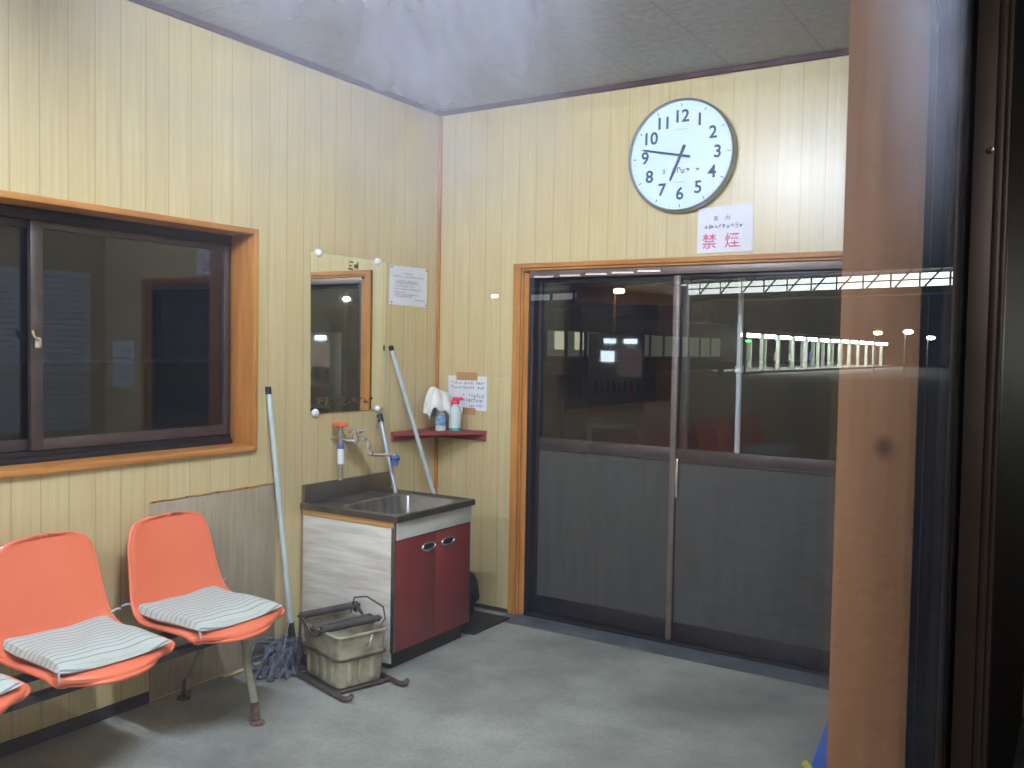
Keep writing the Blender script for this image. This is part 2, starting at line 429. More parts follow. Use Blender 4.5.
def scribble(bm, p0, xd, yd, nd, length, h, seed, gap=0.25):
    """a row of small unreadable pen strokes"""
    rnd = random.Random(seed); xd, yd, nd = Vector(xd), Vector(yd), Vector(nd); p0 = Vector(p0); t = 0
    while t < length:
        cw = h*rnd.uniform(0.7, 1.0)
        if rnd.random() > 0.08:
            for k in range(rnd.randint(3, 5)):
                if rnd.random() < 0.55: a = (rnd.uniform(0, .2), rnd.uniform(0, 1)); b = (rnd.uniform(.7, 1), a[1]+rnd.uniform(-.1, .1)); 
                else: a = (rnd.uniform(.1, .9), rnd.uniform(.5, 1)); b = (a[0]+rnd.uniform(-.2, .2), rnd.uniform(0, .4))
                A = p0 + xd*(t+a[0]*cw) + yd*(a[1]*h); B = p0 + xd*(t+b[0]*cw) + yd*(b[1]*h)
                d = (B-A)
                if d.length < 1e-5: continue
                s = nd.cross(d).normalized()*h*0.075
                v = [bm.verts.new(q + nd*0.0006) for q in (A-s, B-s, B+s, A+s)]
                bm.faces.new(v)
        t += cw*(1+gap)

# ================================================================== THE ROOM
H = 2.96; W = 3.06; BACK = -7.6; YJ = -3.086; GX = 3.213
WIN1 = (-3.53, -1.455, 1.06, 2.066)        # y0 y1 z0 z1 of the left opening
WIN2 = (-4.98, YJ, 0.45, 2.45)
DOOR = (0.575, 2.545, 2.005)
# walls (one mesh each, with openings)
struct('wall_left', boxes([((-0.20, BACK, 0), (0, WIN1[0], H)), ((-0.20, WIN1[1], 0), (0, 0, H)),
        ((-0.20, WIN1[0], 0), (0, WIN1[1], WIN1[2])), ((-0.20, WIN1[0], WIN1[3]), (0, WIN1[1], H))]), M['wall_y'])
struct('wall_back', boxes([((-0.14, 0, 0), (DOOR[0], 0.14, H)), ((DOOR[1], 0, 0), (W+0.14, 0.14, H)),
        ((DOOR[0], 0, DOOR[2]), (DOOR[1], 0.14, H))]), M['wall_x'])
struct('wall_right', boxes([((W, BACK, 0), (W+0.10, WIN2[0]-0.045, H)), ((W, WIN2[1]+0.045, 0), (W+0.10, 0, H)),
        ((W, WIN2[0]-0.045, 0), (W+0.10, WIN2[1]+0.045, WIN2[2]-0.03)), ((W, WIN2[0]-0.045, WIN2[3]+0.03), (W+0.10, WIN2[1]+0.045, H))]), M['wall_y'])
struct('wall_front', boxes([((-0.14, BACK-0.14, 0), (W+0.14, BACK, H))]), M['wall_x'])
struct('floor', boxes([((-0.20, BACK-0.14, -0.15), (W+0.14, 0.2, 0))]), M['floor'])
struct('ceiling', boxes([((-0.20, BACK-0.14, H), (W+0.14, 0.14, H+0.1))]), M['ceiling'])
struct('trim_1', boxes([((0, -0.022, H-0.026), (W, 0, H))], 0.003), M['trim'])
struct('trim_2', boxes([((0, BACK, H-0.026), (0.022, -0.022, H))], 0.003), M['trim'])
struct('trim_3', boxes([((W-0.022, BACK, H-0.026), (W, -0.022, H))], 0.003), M['trim'])
struct('trim_4', boxes([((0, -0.018, 0.0), (0.018, 0, H-0.026))], 0.004), M['casing'])
struct('baseboard_left', boxes([((0, BACK, 0), (0.012, -2.022, 0.05)), ((0, -1.30, 0), (0.012, -0.02, 0.05))], 0.002), M['base'])
struct('wall_foot_shade', boxes([((0.02, -0.012, 0), (DOOR[0]-0.03, 0, 0.022))], 0.002), M['base'])  # thin dark strip standing in for shade where wall meets floor
struct('baseboard_right', boxes([((W-0.012, BACK, 0), (W, 0, 0.06))], 0.002), M['base'])
struct('trim_5', boxes([((DOOR[0]-0.03, -0.165, 0), (DOOR[1]+0.03, 0.14, 0.004))]), M['sillc'])

# ---- the double sliding door in the back wall
x0, x1, zt = DOOR
bm = bmesh.new()
for (a, b) in (((x0-0.028, -0.016, 0.004), (x0+0.022, 0.03, zt+0.022)), ((x0+0.022, -0.006, 0.004), (x0+0.036, 0.10, zt-0.018)), ((x0+0.036, 0.004, 0.004), (x0+0.068, 0.10, zt-0.03)),
               ((x1-0.022, -0.016, 0.004), (x1+0.028, 0.03, zt+0.022)), ((x1-0.036, -0.006, 0.004), (x1-0.022, 0.10, zt-0.018)), ((x1-0.068, 0.004, 0.004), (x1-0.036, 0.10, zt-0.03))):
    box(bm, a, b, 0.003)
struct('trim_6', bm, M['casing'])
bm = bmesh.new()
for (a, b) in (((x0-0.028, -0.018, zt-0.002), (x1+0.028, 0.03, zt+0.024)), ((x0+0.022, -0.006, zt-0.016), (x1-0.022, 0.10, zt-0.002))):
    box(bm, a, b, 0.003)
struct('trim_7', bm, M['casing_h'])
dr = thing('door_1', 'double sliding bronze aluminium glass door in the back wall', 'door', ((x0+x1)/2, 0.04, 0.004))
del dr['label']; del dr['category']; dr['kind'] = 'structure'
fx0, fx1, ft = x0+0.068, x1-0.068, zt-0.016
obj('door_frame', boxes([((fx0, 0.008, 0.004), (fx0+0.03, 0.12, ft-0.042)), ((fx1-0.03, 0.008, 0.004), (fx1, 0.12, ft-0.042)),
     ((fx0, 0.0, 0.0045), (fx1, 0.12, 0.016))], 0.002), M['alu_dark'], dr)
obj('door_head', boxes([((fx0, 0.008, ft-0.042), (fx1, 0.12, ft))], 0.002), M['alu_lite'], dr)
mid = 1.552
def sash(xa, xb, y, stile_l, stile_r):
    # one sliding leaf: two stiles, head, middle rail, deep foot rail; panel below, pane above
    z0, z1 = 0.018, ft-0.046
    fr = obj('door_leaf', boxes([((xa, y, z0), (xa+stile_l, y+0.03, z1)), ((xb-stile_r, y, z0), (xb, y+0.03, z1)),
          ((xa+stile_l, y+0.002, z1-0.022), (xb-stile_r, y+0.028, z1)), ((xa+stile_l, y+0.002, z0), (xb-stile_r, y+0.028, z0+0.10))], 0.002), M['alu_dark'], dr)
    obj('middle_rail', boxes([((xa+stile_l, y-0.001, 0.968), (xb-stile_r, y+0.028, 1.036)), ((xa+stile_l, y-0.004, 0.968), (xb-stile_r, y, 0.974))], 0.002), M['alu'], fr)
    obj('lower_panel', boxes([((xa+stile_l, y+0.008, z0+0.10), (xb-stile_r, y+0.02, 0.968))]), M['doorpanel'], fr, smooth=False)
    obj('pane', boxes([((xa+stile_l, y+0.012, 1.036), (xb-stile_r, y+0.017, z1-0.022))]), M['glass'], fr, smooth=False)
    return fr
l1 = sash(fx0+0.028, mid+0.036, 0.062, 0.022, 0.036)
l2 = sash(mid-0.036, fx1-0.028, 0.026, 0.036, 0.03)
obj('stile_strip', boxes([((mid-0.036, 0.020, 0.02), (mid-0.006, 0.027, ft-0.05))], 0.001), M['alu_lite'], l2)
bm = bmesh.new(); box(bm, (mid-0.004, 0.017, 0.78), (mid+0.012, 0.027, 0.985), 0.002)
obj('door_handle', bm, M['chrome'], l2)
# pipe standing outside just behind the right leaf
bm = bmesh.new(); tube(bm, [(1.718, 0.5, -0.15), (1.718, 0.5, 2.9)], 0.016, 14)
for zz in (0.35, 1.45, 2.4): lathe(bm, [(0.016, -0.02), (0.024, -0.018), (0.024, 0.018), (0.016, 0.02)], (1.718, 0.5, zz), 14)
rebase(tag(obj('steel_pipe', bm, M['whiteplastic']), 'pale vertical drain pipe outside behind the right door pane', 'pipe'), (1.718, 0.5, -0.15))

# ---- window in the left wall
y0, y1, z0, z1 = WIN1
bm = bmesh.new(); t = 0.022
for (a, b) in (((-0.19, y1-0.004, z0-t), (0.018, y1+t, z1+t)), ((-0.19, y0-t, z0-t), (0.018, y0+0.004, z1+t))): box(bm, a, b, 0.003)
wroot = thing('window_1', 'x', 'window', (-0.06, (y0+y1)/2, z0)); del wroot['label']; del wroot['category']; wroot['kind'] = 'structure'
obj('window_casing', bm, M['casing'], wroot)
obj('window_casing', boxes([((-0.19, y0+0.004, z1-0.004), (0.018, y1-0.004, z1+t)), ((-0.19, y0+0.004, z0-t), (0.022, y1-0.004, z0+0.004))], 0.003), M['casing_h'], wroot)
y0 += 0.004; y1 -= 0.004; z0 += 0.004; z1 -= 0.004
obj('window_frame', boxes([((-0.195, y1-0.022, z0), (-0.15, y1, z1)), ((-0.195, y0, z0), (-0.15, y0+0.028, z1)), ((-0.195, y0, z1-0.045), (-0.14, y1, z1)), ((-0.195, y0, z0), (-0.13, y1, z0+0.022)), ((-0.195, y0, z0+0.02), (-0.143, y1, z0+0.045))], 0.002), M['alu_dark'], wroot)
ym = -2.425
def wsash(ya, yb, x, nm):
    za, zb = z0+0.047, z1-0.047
    fr = obj('window_sash', boxes([((x, ya, za), (x+0.024, ya+0.05, zb)), ((x, yb-0.03, za), (x+0.024, yb, zb)), ((x+0.001, ya+0.05, zb-0.03), (x+0.023, yb-0.03, zb)), ((x+0.001, ya+0.05, za), (x+0.023, yb-0.03, za+0.045))], 0.002), M['alu'], wroot)
    obj('pane', boxes([((x+0.009, ya+0.05, za+0.045), (x+0.014, yb-0.03, zb-0.03))]), M['glass'], fr, smooth=False)
    return fr
s1 = wsash(ym-0.027, y1-0.022, -0.155, '')
s2 = wsash(y0+0.028, ym+0.027, -0.183, '')
bm = bmesh.new(); lathe(bm, [(0.0, -0.002), (0.014, 0), (0.014, 0.008), (0.0, 0.01)], (-0.131, ym-0.002, 1.545), 14, 'x')
tube(bm, bez([(-0.119, ym-0.002, 1.545), (-0.115, ym-0.022, 1.56), (-0.117, ym-0.03, 1.585)], 5), 0.006, 8)
box(bm, (-0.131, ym-0.016, 1.515), (-0.123, ym+0.014, 1.535), 0.002)
obj('sash_lock', bm, M['chrome'], s1)

# ---- glazed opening in the right wall, looked through from outside
y0, y1, z0, z1 = WIN2
wroot2 = thing('window_2', 'x', 'window', (GX, (y0+y1)/2, z0)); del wroot2['label']; del wroot2['category']; wroot2['kind'] = 'structure'
JB = 3.164
bm = bmesh.new()
box(bm, (W-0.003, y1, z0-0.03), (JB, y1+0.045, z1+0.03), 0.002); box(bm, (W-0.012, y0-0.045, z0-0.03), (JB, y0, z1+0.03), 0.002)
obj('window_casing', bm, M['post'], wroot2)
obj('window_casing', boxes([((W-0.012, y0, z1), (JB, y1, z1+0.03)), ((W-0.02, y0, z0-0.03), (JB, y1, z0))], 0.002), M['casing_h'], wroot2)
struct('wall_right_night_skin', boxes([((W+0.10, y1+0.03, -0.15), (W+0.112, 0.14, H+0.1)), ((W+0.10, BACK-0.14, -0.15), (W+0.112, y0-0.03, H+0.1))]), M['base'])  # dark skin that paints in the night blackness of the unlit outer wall
# aluminium frame and sash outside the wooden jamb
def ring(xa, xb, t, inset=0.0, bev=0.002):
    a, b, c, d = y0+inset, y1-inset, z0+inset, z1-inset
    return boxes([((xa, b-t, c), (xb, b, d)), ((xa, a, c), (xb, a+t, d)), ((xa, a+t, d-t), (xb, b-t, d)), ((xa, a+t, c), (xb, b-t, c+t))], bev)
obj('window_frame', ring(3.164, 3.222, 0.002, 0.0, 0.0005), M['alu_dark'], wroot2)
sh = obj('window_sash', boxes([((3.176, y0+0.01, z0+0.01), (3.219, y0+0.04, z1-0.01)), ((3.176, y1-0.024, z0+0.01), (3.209, y1-0.003, z1-0.01)),
      ((3.176, y0+0.04, z1-0.04), (3.219, y1-0.024, z1-0.01)), ((3.176, y0+0.04, z0+0.01), (3.219, y1-0.024, z0+0.05))], 0.002), M['alu_dark'], wroot2)
obj('outer_flange', boxes([((3.16, -2.90, z0-0.02), (3.232, -2.87, z1+0.02)), ((3.232, -2.904, z0-0.02), (3.244, -2.87, z1+0.02)), ((3.244, -2.90, z0-0.02), (3.252, -2.87, z1+0.02)), ((3.16, y0-0.15, z0-0.02), (3.252, y0-0.12, z1+0.02))], 0.003), M['alu_lite'], wroot2)
obj('pane', boxes([((3.211, y0+0.03, z0+0.04), (3.216, y1-0.003, z1-0.03))]), M['near_glass'], sh, smooth=False)
bm = bmesh.new(); lathe(bm, [(0.0, -0.003), (0.005, -0.002), (0.005, 0.002), (0.0, 0.004)], (3.226, -2.903, 1.86), 12, 'y')
obj('frame_screw', bm, M['chrome'], sh)

# ================================================================== LIGHTS
def ceiling_lamp(y, label):
    r = thing('ceiling_lamp', label, 'lamp', (1.68, y, H), 0, 'strip lamps across the ceiling')
    X0, X1 = 1.05, 2.31
    bm = bmesh.new()
    prof = [(-0.068, 2.903), (-0.05, 2.96), (0.05, 2.96), (0.068, 2.903)]
    a = [bm.verts.new((X0, y+p, z)) for p, z in prof]; b = [bm.verts.new((X1, y+p, z)) for p, z in prof]
    for i in range(4): bm.faces.new((a[i], a[(i+1) % 4], b[(i+1) % 4], b[i]))
    bm.faces.new(a[::-1]); bm.faces.new(b)
    obj('lamp_housing', bm, M['housing'], r, smooth=False)
    bm = bmesh.new(); tube(bm, [(X0+0.05, y, 2.872), (X1-0.05, y, 2.872)], 0.0145, 16)
    obj('tube', bm, M['tube'], r)
    for xa in (X0+0.004, X1-0.05):
        bm = bmesh.new(); box(bm, (xa, y-0.018, 2.852), (xa+0.046, y+0.018, 2.91), 0.004); obj('socket', bm, M['whiteplastic'], r)
    return r
ceiling_lamp(-2.5, 'white fluorescent strip lamp on the ceiling nearest the clock')
ceiling_lamp(-5.9, 'white fluorescent strip lamp at the far rear of the ceiling')

# ================================================================== WALL CLOCK
cx, cz, cr = 1.559, 2.545, 0.288
ck = thing('wall_clock', 'large round white wall clock with silver rim above the door', 'clock', (cx, 0, cz))
bm = bmesh.new(); lathe(bm, [(cr-0.045, 0.0), (cr-0.012, -0.002), (cr, -0.012), (cr, -0.040), (cr-0.003, -0.050), (cr-0.008, -0.054), (cr-0.013, -0.050), (cr-0.014, -0.034)], (cx, 0, cz), 96, 'y', caps=False)
obj('rim', bm, M['clockrim'], ck)
bm = bmesh.new(); lathe(bm, [(0.0, -0.030), (cr-0.013, -0.030), (cr-0.013, -0.034), (0.0, -0.034)], (cx, 0, cz), 96, 'y')
obj('dial', bm, M['clockface'], ck)
for k in range(1, 13):
    a = math.radians(30*k); rr = 0.196
    text_mesh('numeral', str(k), 0.087, M['clockink'], ck, (cx+rr*math.sin(a), -0.0345, cz+rr*math.cos(a)), (1, 0, 0), (0, 0, 1), bold=0.0018)
bm = bmesh.new()
for k in range(60):
    a = math.radians(6*k); s, c = math.sin(a), math.cos(a); L = 0.016 if k % 5 == 0 else 0.006; wd = 0.0022 if k % 5 == 0 else 0.001
    q = [(0.264, -wd), (0.264, wd), (0.264-L, wd), (0.264-L, -wd)]
    bm.faces.new([bm.verts.new((cx+r_*s+w_*c, -0.0348, cz+r_*c-w_*s)) for r_, w_ in q])
obj('minute_marks', bm, M['clockink'], ck, smooth=False)
def hand(name, deg, L, tail, wd, y):
    a = math.radians(deg); s, c = math.sin(a), math.cos(a); bm = bmesh.new()
    q = [(-tail, -wd), (-tail, wd), (L*0.9, wd*0.75), (L, 0.0), (L*0.9, -wd*0.75)]
    A = [bm.verts.new((cx+r_*s+w_*c, y, cz+r_*c-w_*s)) for r_, w_ in q]; B = [bm.verts.new((v.co.x, y-0.002, v.co.z)) for v in A]
    bm.faces.new(A); bm.faces.new(B[::-1])
    for i in range(5): bm.faces.new((A[i], A[(i+1) % 5], B[(i+1) % 5], B[i]))
    obj(name, bm, M['clockink'], ck, smooth=False)
hand('minute_hand', 282, 0.222, 0.055, 0.0065, -0.041)
hand('hour_hand', 203.5, 0.142, 0.055, 0.0085, -0.037)
bm = bmesh.new(); scribble(bm, (cx-0.098, -0.0346, cz-0.088), (1, 0, 0), (0, 0, 1), (0, -1, 0), 0.20, 0.026, 3, 0.1)
scribble(bm, (cx-0.026, -0.0346, cz+0.128), (1, 0, 0), (0, 0, 1), (0, -1, 0), 0.055, 0.007, 4, 0.1)
scribble(bm, (cx-0.03, -0.0346, cz-0.138), (1, 0, 0), (0, 0, 1), (0, -1, 0), 0.055, 0.006, 5, 0.1)
obj('dial_print', bm, M['ink'], ck, smooth=False)

# ================================================================== NOTICES
def sheet(lo, hi, axis, bev=0.0):
    return boxes([(lo, hi)])
ns = thing('no_smoking_notice', 'white paper notice with large red characters under the clock', 'notice', (1.79, 0, 2.046))
bm = bmesh.new(); A = [(1.648, 2.046), (1.936, 2.048), (1.936, 2.287), (1.648, 2.272)]
f0 = [bm.verts.new((x, -0.001, z)) for x, z in A]; f1 = [bm.verts.new((x, -0.0035, z)) for x, z in A]
bm.faces.new(f0); bm.faces.new(f1[::-1])
for i in range(4): bm.faces.new((f0[i], f0[(i+1) % 4], f1[(i+1) % 4], f1[i]))
obj('sheet', bm, M['paper_w'], ns, smooth=False)
text_mesh('red_lettering', '禁', 0.080, M['redink'], ns, (1.712, -0.0040, 2.098), (1, 0, 0), (0, 0, 1), bold=0.0006)
text_mesh('red_lettering', '煙', 0.080, M['redink'], ns, (1.832, -0.0040, 2.100), (1, 0, 0), (0, 0, 1), bold=0.0006)
text_mesh('grey_lettering', '室', 0.026, M['ink'], ns, (1.745, -0.0040, 2.216), (1, 0, 0), (0, 0, 1))
text_mesh('grey_lettering', '内', 0.026, M['ink'], ns, (1.805, -0.0040, 2.217), (1, 0, 0), (0, 0, 1))
bm = bmesh.new(); scribble(bm, (1.685, -0.0036, 2.168), (1, 0, 0), (0, 0, 1), (0, -1, 0), 0.19, 0.021, 11, 0.12); obj('small_print', bm, M['ink'], ns, smooth=False)

def paper_back(nm, label, x0, x1, z0, z1, rows, seed, tapes=()):
    r = thing(nm, label, 'notice', ((x0+x1)/2, 0, z0))
    obj('sheet', boxes([((x0, -0.003, z0), (x1, -0.001, z1))]), M['paper'], r, smooth=False)
    bm = bmesh.new()
    for i, (fx, ln, fz, h) in enumerate(rows):
        scribble(bm, (x0+fx*(x1-x0), -0.0032, z0+fz*(z1-z0)), (1, 0, 0), (0, 0, 1), (0, -1, 0), ln*(x1-x0), h, seed+i, 0.15)
    obj('handwriting', bm, M['ink'], r, smooth=False)
    for (a, b, c, d) in tapes: obj('tape', boxes([((a, -0.0045, c), (b, -0.003, d))]), M['tape'], r, smooth=False)
    return r
paper_back('handwritten_notice', 'white handwritten notice held with brown tape above the corner shelf', 0.088, 0.368, 1.172, 1.375,
     [(.08, .85, .76, .016), (.08, .85, .62, .018), (.38, .5, .38, .02), (.3, .6, .24, .02), (.55, .35, .1, .014)], 20,
     [(0.148, 0.302, 1.35, 1.398), (0.19, 0.29, 1.145, 1.187)])
paper_back('white_notice', 'white notice on the wall to the right of the sliding door', 2.68, 2.95, 1.18, 1.55, [(.15, .7, .8, .02), (.15, .7, .6, .02), (.2, .5, .35, .03), (.2, .5, .15, .03)], 30)
ln = thing('printed_notice', 'small printed white notice pinned beside the mirror', 'notice', (0, -0.287, 1.783))
bm = bmesh.new(); A = [(-0.460, 1.784), (-0.117, 1.780), (-0.114, 2.008), (-0.457, 2.006)]
f0 = [bm.verts.new((0.001, y, z)) for y, z in A]; f1 = [bm.verts.new((0.003, y, z)) for y, z in A]
bm.faces.new(f0); bm.faces.new(f1[::-1])
for i in range(4): bm.faces.new((f0[i], f0[(i+1) % 4], f1[(i+1) % 4], f1[i]))
obj('sheet', bm, M['paper'], ln, smooth=False)
bm = bmesh.new()
for i, (a, L, zf) in enumerate([(.38, .2, .80), (.08, .82, .72), (.13, .6, .60), (.13, .62, .55), (.13, .5, .47), (.13, .75, .39), (.13, .24, .31), (.13, .6, .25), (.13, .45, .2), (.66, .25, .12)]):
    scribble(bm, (0.0032, -0.458+a*0.34, 1.784+zf*0.22), (0, 1, 0), (0, 0, 1), (1, 0, 0), L*0.34, 0.010, 40+i, 0.1)
obj('printed_lines', bm, M['ink'], ln, smooth=False)
for (y, z) in ((-0.445, 1.795), (-0.128, 1.792), (-0.125, 1.997), (-0.445, 1.996)):
    bm = bmesh.new(); lathe(bm, [(0.0, 0.0), (0.0045, 0.001), (0.004, 0.007), (0.0, 0.009)], (0.003, y, z), 10, 'x'); obj('pin', bm, M['alu_lite'], ln)
k = 0
for (ya, yb, za, zb, lb) in ((-0.56, -0.13, 1.30, 2.08, 'upper timetable poster on the right wall nearest the door wall'), (-0.56, -0.13, 0.85, 1.27, 'lower poster on the right wall nearest the door wall'),
                         (-1.18, -0.66, 1.30, 2.08, 'upper timetable poster on the right wall farther from the door wall'), (-1.18, -0.66, 0.85, 1.27, 'lower poster on the right wall farther from the door wall')):
    r = thing('wall_poster', lb, 'poster', (W, (ya+yb)/2, za), 0, 'posters on the right wall')
    obj('sheet', boxes([((W-0.004, ya, za), (W-0.001, yb, zb))]), M['paper'], r, smooth=False)
    bm = bmesh.new(); z = zb-0.06
    while z > za+0.04:
        scribble(bm, (W-0.0042, yb-0.04, z), (0, -1, 0), (0, 0, 1), (-1, 0, 0), (yb-ya)-0.1, 0.016, k, 0.15); z -= 0.045; k += 1
    obj('printed_lines', bm, M['ink'], r, smooth=False)

# ================================================================== MIRROR
mr = thing('wall_mirror', 'rectangular frameless mirror on white corner clips above the sink', 'mirror', (0, -0.79, 1.192))
bm = bmesh.new(); A = [(-1.078, 1.195), (-0.506, 1.193), (-0.498, 2.014), (-1.086, 2.020)]
f0 = [bm.verts.new((0.004, y, z)) for y, z in A]; f1 = [bm.verts.new((0.010, y, z)) for y, z in A]
bm.faces.new(f0); bm.faces.new(f1[::-1])
for i in range(4): bm.faces.new((f0[i], f0[(i+1) % 4], f1[(i+1) % 4], f1[i]))
obj('mirror_glass', bm, M['mirror'], mr, smooth=False)
for (y, z) in ((-1.045, 1.197), (-0.56, 1.197), (-1.03, 2.016), (-0.57, 2.012)):
    bm = bmesh.new(); lathe(bm, [(0.020, 0.0), (0.021, 0.012), (0.017, 0.021), (0.008, 0.026), (0.0, 0.027)], (0.0, y, z), 18, 'x'); obj('clip', bm, M['whiteplastic'], mr)
bm = bmesh.new(); scribble(bm, (0.0105, -0.81, 1.955), (0, 1, 0), (0, 0, 1), (1, 0, 0), 0.05, 0.05, 61, 0.1)
scribble(bm, (0.0105, -1.03, 1.235), (0, 1, 0), (0, 0, 1), (1, 0, 0), 0.44, 0.04, 62, 0.25); obj('gold_lettering', bm, M['gold'], mr, smooth=False)

# ================================================================== SINK UNIT
SX, SY0, SY1, SZ = 0.638, -1.138, -0.498, 0.746
sk = thing('sink_cabinet', 'maroon-doored sink unit with stainless steel top under the mirror', 'sink', (0.32, (SY0+SY1)/2, 0))
CX = 0.612
obj('cabinet_body', boxes([((0.02, SY0+0.022, 0.10), (CX-0.018, SY0+0.036, SZ-0.035)), ((0.02, SY1-0.024, 0.10), (CX-0.018, SY1-0.008, SZ-0.035)), ((0.02, SY0+0.036, 0.10), (CX-0.018, SY1-0.024, 0.118)), ((0.02, SY0+0.036, 0.118), (0.03, SY1-0.024, SZ-0.035))], 0.001), M['red'], sk)
obj('side_sheet', boxes([((0.012, SY0+0.010, 0.03), (CX-0.018, SY0+0.021, SZ-0.058))], 0.001), M['sidepaper'], sk)
bm = boxes([((0.012, SY0+0.006, SZ-0.062), (CX-0.004, SY0+0.018, SZ-0.030))], 0.002)
obj('wood_strip', bm, M['ply'], sk)
obj('front_corner_strip', boxes([((CX-0.018, SY0+0.008, 0.085), (CX+0.004, SY0+0.022, SZ-0.032))], 0.002), M['steel_dull'], sk)
obj('front_band', boxes([((CX-0.018, SY0+0.022, SZ-0.122), (CX+0.008, SY1-0.004, SZ-0.032))], 0.002), M['white_band'], sk)
obj('kickboard', boxes([((0.03, SY0+0.03, 0.0), (CX-0.03, SY1-0.03, 0.10))], 0.001), M['kick'], sk)
ymid = (SY0+0.03+SY1-0.006)/2
for (a, b, hy) in ((SY0+0.022, ymid-0.0015, ymid-0.062), (ymid+0.0015, SY1-0.004, ymid+0.098)):
    d = obj('cabinet_door', boxes([((CX-0.018, a, 0.085), (CX+0.004, b, SZ-0.125))], 0.003), M['red'], sk)
    bm = bmesh.new(); zc = 0.556
    def oval(rx, rz, n=28): return [(rx*math.cos(2*math.pi*i/n), rz*math.sin(2*math.pi*i/n)) for i in range(n)]
    tube(bm, [(CX+0.008, hy+p, zc+q) for p, q in oval(0.052, 0.018)], 0.0062, 8, closed=True)
    hd = obj('handle', bm, M['chrome'], d)
    bm = bmesh.new(); vs = [bm.verts.new((CX+0.0048, hy+p, zc+q)) for p, q in oval(0.050, 0.017)]; vb = [bm.verts.new((v.co.x+0.001, v.co.y, v.co.z)) for v in vs]
    bm.faces.new(vs); bm.faces.new(vb[::-1])
    for i in range(len(vs)): bm.faces.new((vs[i], vs[(i+1) % len(vs)], vb[(i+1) % len(vs)], vb[i]))
    obj('handle_cup', bm, M['kick'], hd)
# worktop with a real sunk basin
bx0, bx1, by0, by1, bd = 0.205, 0.590, -1.070, -0.560, 0.150
bm = bmesh.new()
def rrect(x0, x1, y0, y1, r, z, n=6):
    out = []
    for (cx_, cy_, a0) in ((x1-r, y1-r, 0), (x0+r, y1-r, 90), (x0+r, y0+r, 180), (x1-r, y0+r, 270)):
        for i in range(n+1):
            a = math.radians(a0+90*i/n); out.append((cx_+r*math.cos(a), cy_+r*math.sin(a), z))
    return out
rings = [rrect(0.003, SX, SY0, SY1, 0.004, SZ-0.032), rrect(0.003, SX, SY0, SY1, 0.004, SZ-0.003), rrect(0.006, SX-0.003, SY0+0.003, SY1-0.003, 0.004, SZ), rrect(0.018, SX-0.018, SY0+0.018, SY1-0.018, 0.02, SZ-0.001),
         rrect(0.022, SX-0.022, SY0+0.022, SY1-0.022, 0.02, SZ-0.004), rrect(bx0-0.006, bx1+0.006, by0-0.006, by1+0.006, 0.06, SZ-0.007), rrect(bx0, bx1, by0, by1, 0.06, SZ-0.014), rrect(bx0+0.012, bx1-0.012, by0+0.012, by1-0.012, 0.055, SZ-bd+0.03), rrect(bx0+0.04, bx1-0.04, by0+0.04, by1-0.04, 0.05, SZ-bd)]
RV = [[bm.verts.new(p) for p in r] for r in rings]
for a, b in zip(RV, RV[1:]):
    for i in range(len(a)): bm.faces.new((a[i], a[(i+1) % len(a)], b[(i+1) % len(a)], b[i]))
bm.faces.new(RV[-1])
top = obj('sink_top', bm, M['steel'], sk)
obj('edge_band', boxes([((SX-0.0005, SY0, SZ-0.032), (SX+0.002, SY1, SZ-0.004)), ((0.003, SY0-0.002, SZ-0.032), (SX+0.002, SY0+0.0005, SZ-0.004))]), M['steel_dull'], top, smooth=False)
bm = bmesh.new(); lathe(bm, [(0.0, 0.001), (0.045, 0.002), (0.05, 0.004), (0.055, 0.001)], (0.30, -0.80, SZ-bd), 24); obj('drain', bm, M['chrome'], top)
obj('splashback', boxes([((0.004, SY0+0.012, SZ-0.004), (0.022, SY1+0.05, SZ+0.088))], 0.003), M['steel_dull'], sk)

# ================================================================== TAP
tp = thing('wall_tap', 'chrome wall tap with orange valve handle and blue nozzle above the sink', 'tap', (0.03, -0.93, 0.85))
bm = bmesh.new(); tube(bm, [(0.06, -0.928, 0.838), (0.06, -0.928, 0.94)], 0.012, 12); obj('riser_pipe', bm, M['oldbrass'], tp)
bm = bmesh.new(); tube(bm, [(0.06, -0.928, 0.925), (0.06, -0.928, 1.005)], 0.0175, 14); obj('white_wrap', bm, M['whiteplastic'], tp)
bm = bmesh.new(); tube(bm, [(0.06, -0.928, 1.004), (0.06, -0.928, 1.03)], 0.0178, 14); obj('blue_wrap', bm, M['blue'], tp)
bm = bmesh.new(); tube(bm, [(0.06, -0.928, 1.028), (0.06, -0.928, 1.085)], 0.014, 14); lathe(bm, [(0.021, -0.012), (0.022, 0), (0.021, 0.012)], (0.06, -0.928, 1.07), 8)
tube(bm, [(0.06, -0.928, 1.085), (0.06, -0.928, 1.125)], [0.012, 0.008], 12); tube(bm, [(0.0, -0.928, 1.06), (0.06, -0.928, 1.06)], 0.014, 12)
obj('valve_body', bm, M['oldbrass'], tp)
bm = bmesh.new(); lathe(bm, [(0.0, 0.014), (0.02, 0.013), (0.040, 0.008), (0.043, 0.0), (0.038, -0.007), (0.0, -0.008)], (0.06, -0.932, 1.13), 20); obj('valve_handle', bm, M['tap_orange'], tp)
bm = bmesh.new(); tube(bm, bez([(0.06, -0.928, 1.055), (0.075, -0.895, 1.045), (0.10, -0.865, 1.045), (0.11, -0.835, 1.055)], 6), 0.014, 14)
lathe(bm, [(0.018, -0.018), (0.02, 0), (0.018, 0.018)], (0.10, -0.862, 1.05), 14)
tube(bm, [(0.10, -0.862, 1.05), (0.10, -0.862, 1.085)], 0.009, 12); obj('tap_body', bm, M['chrome'], tp)
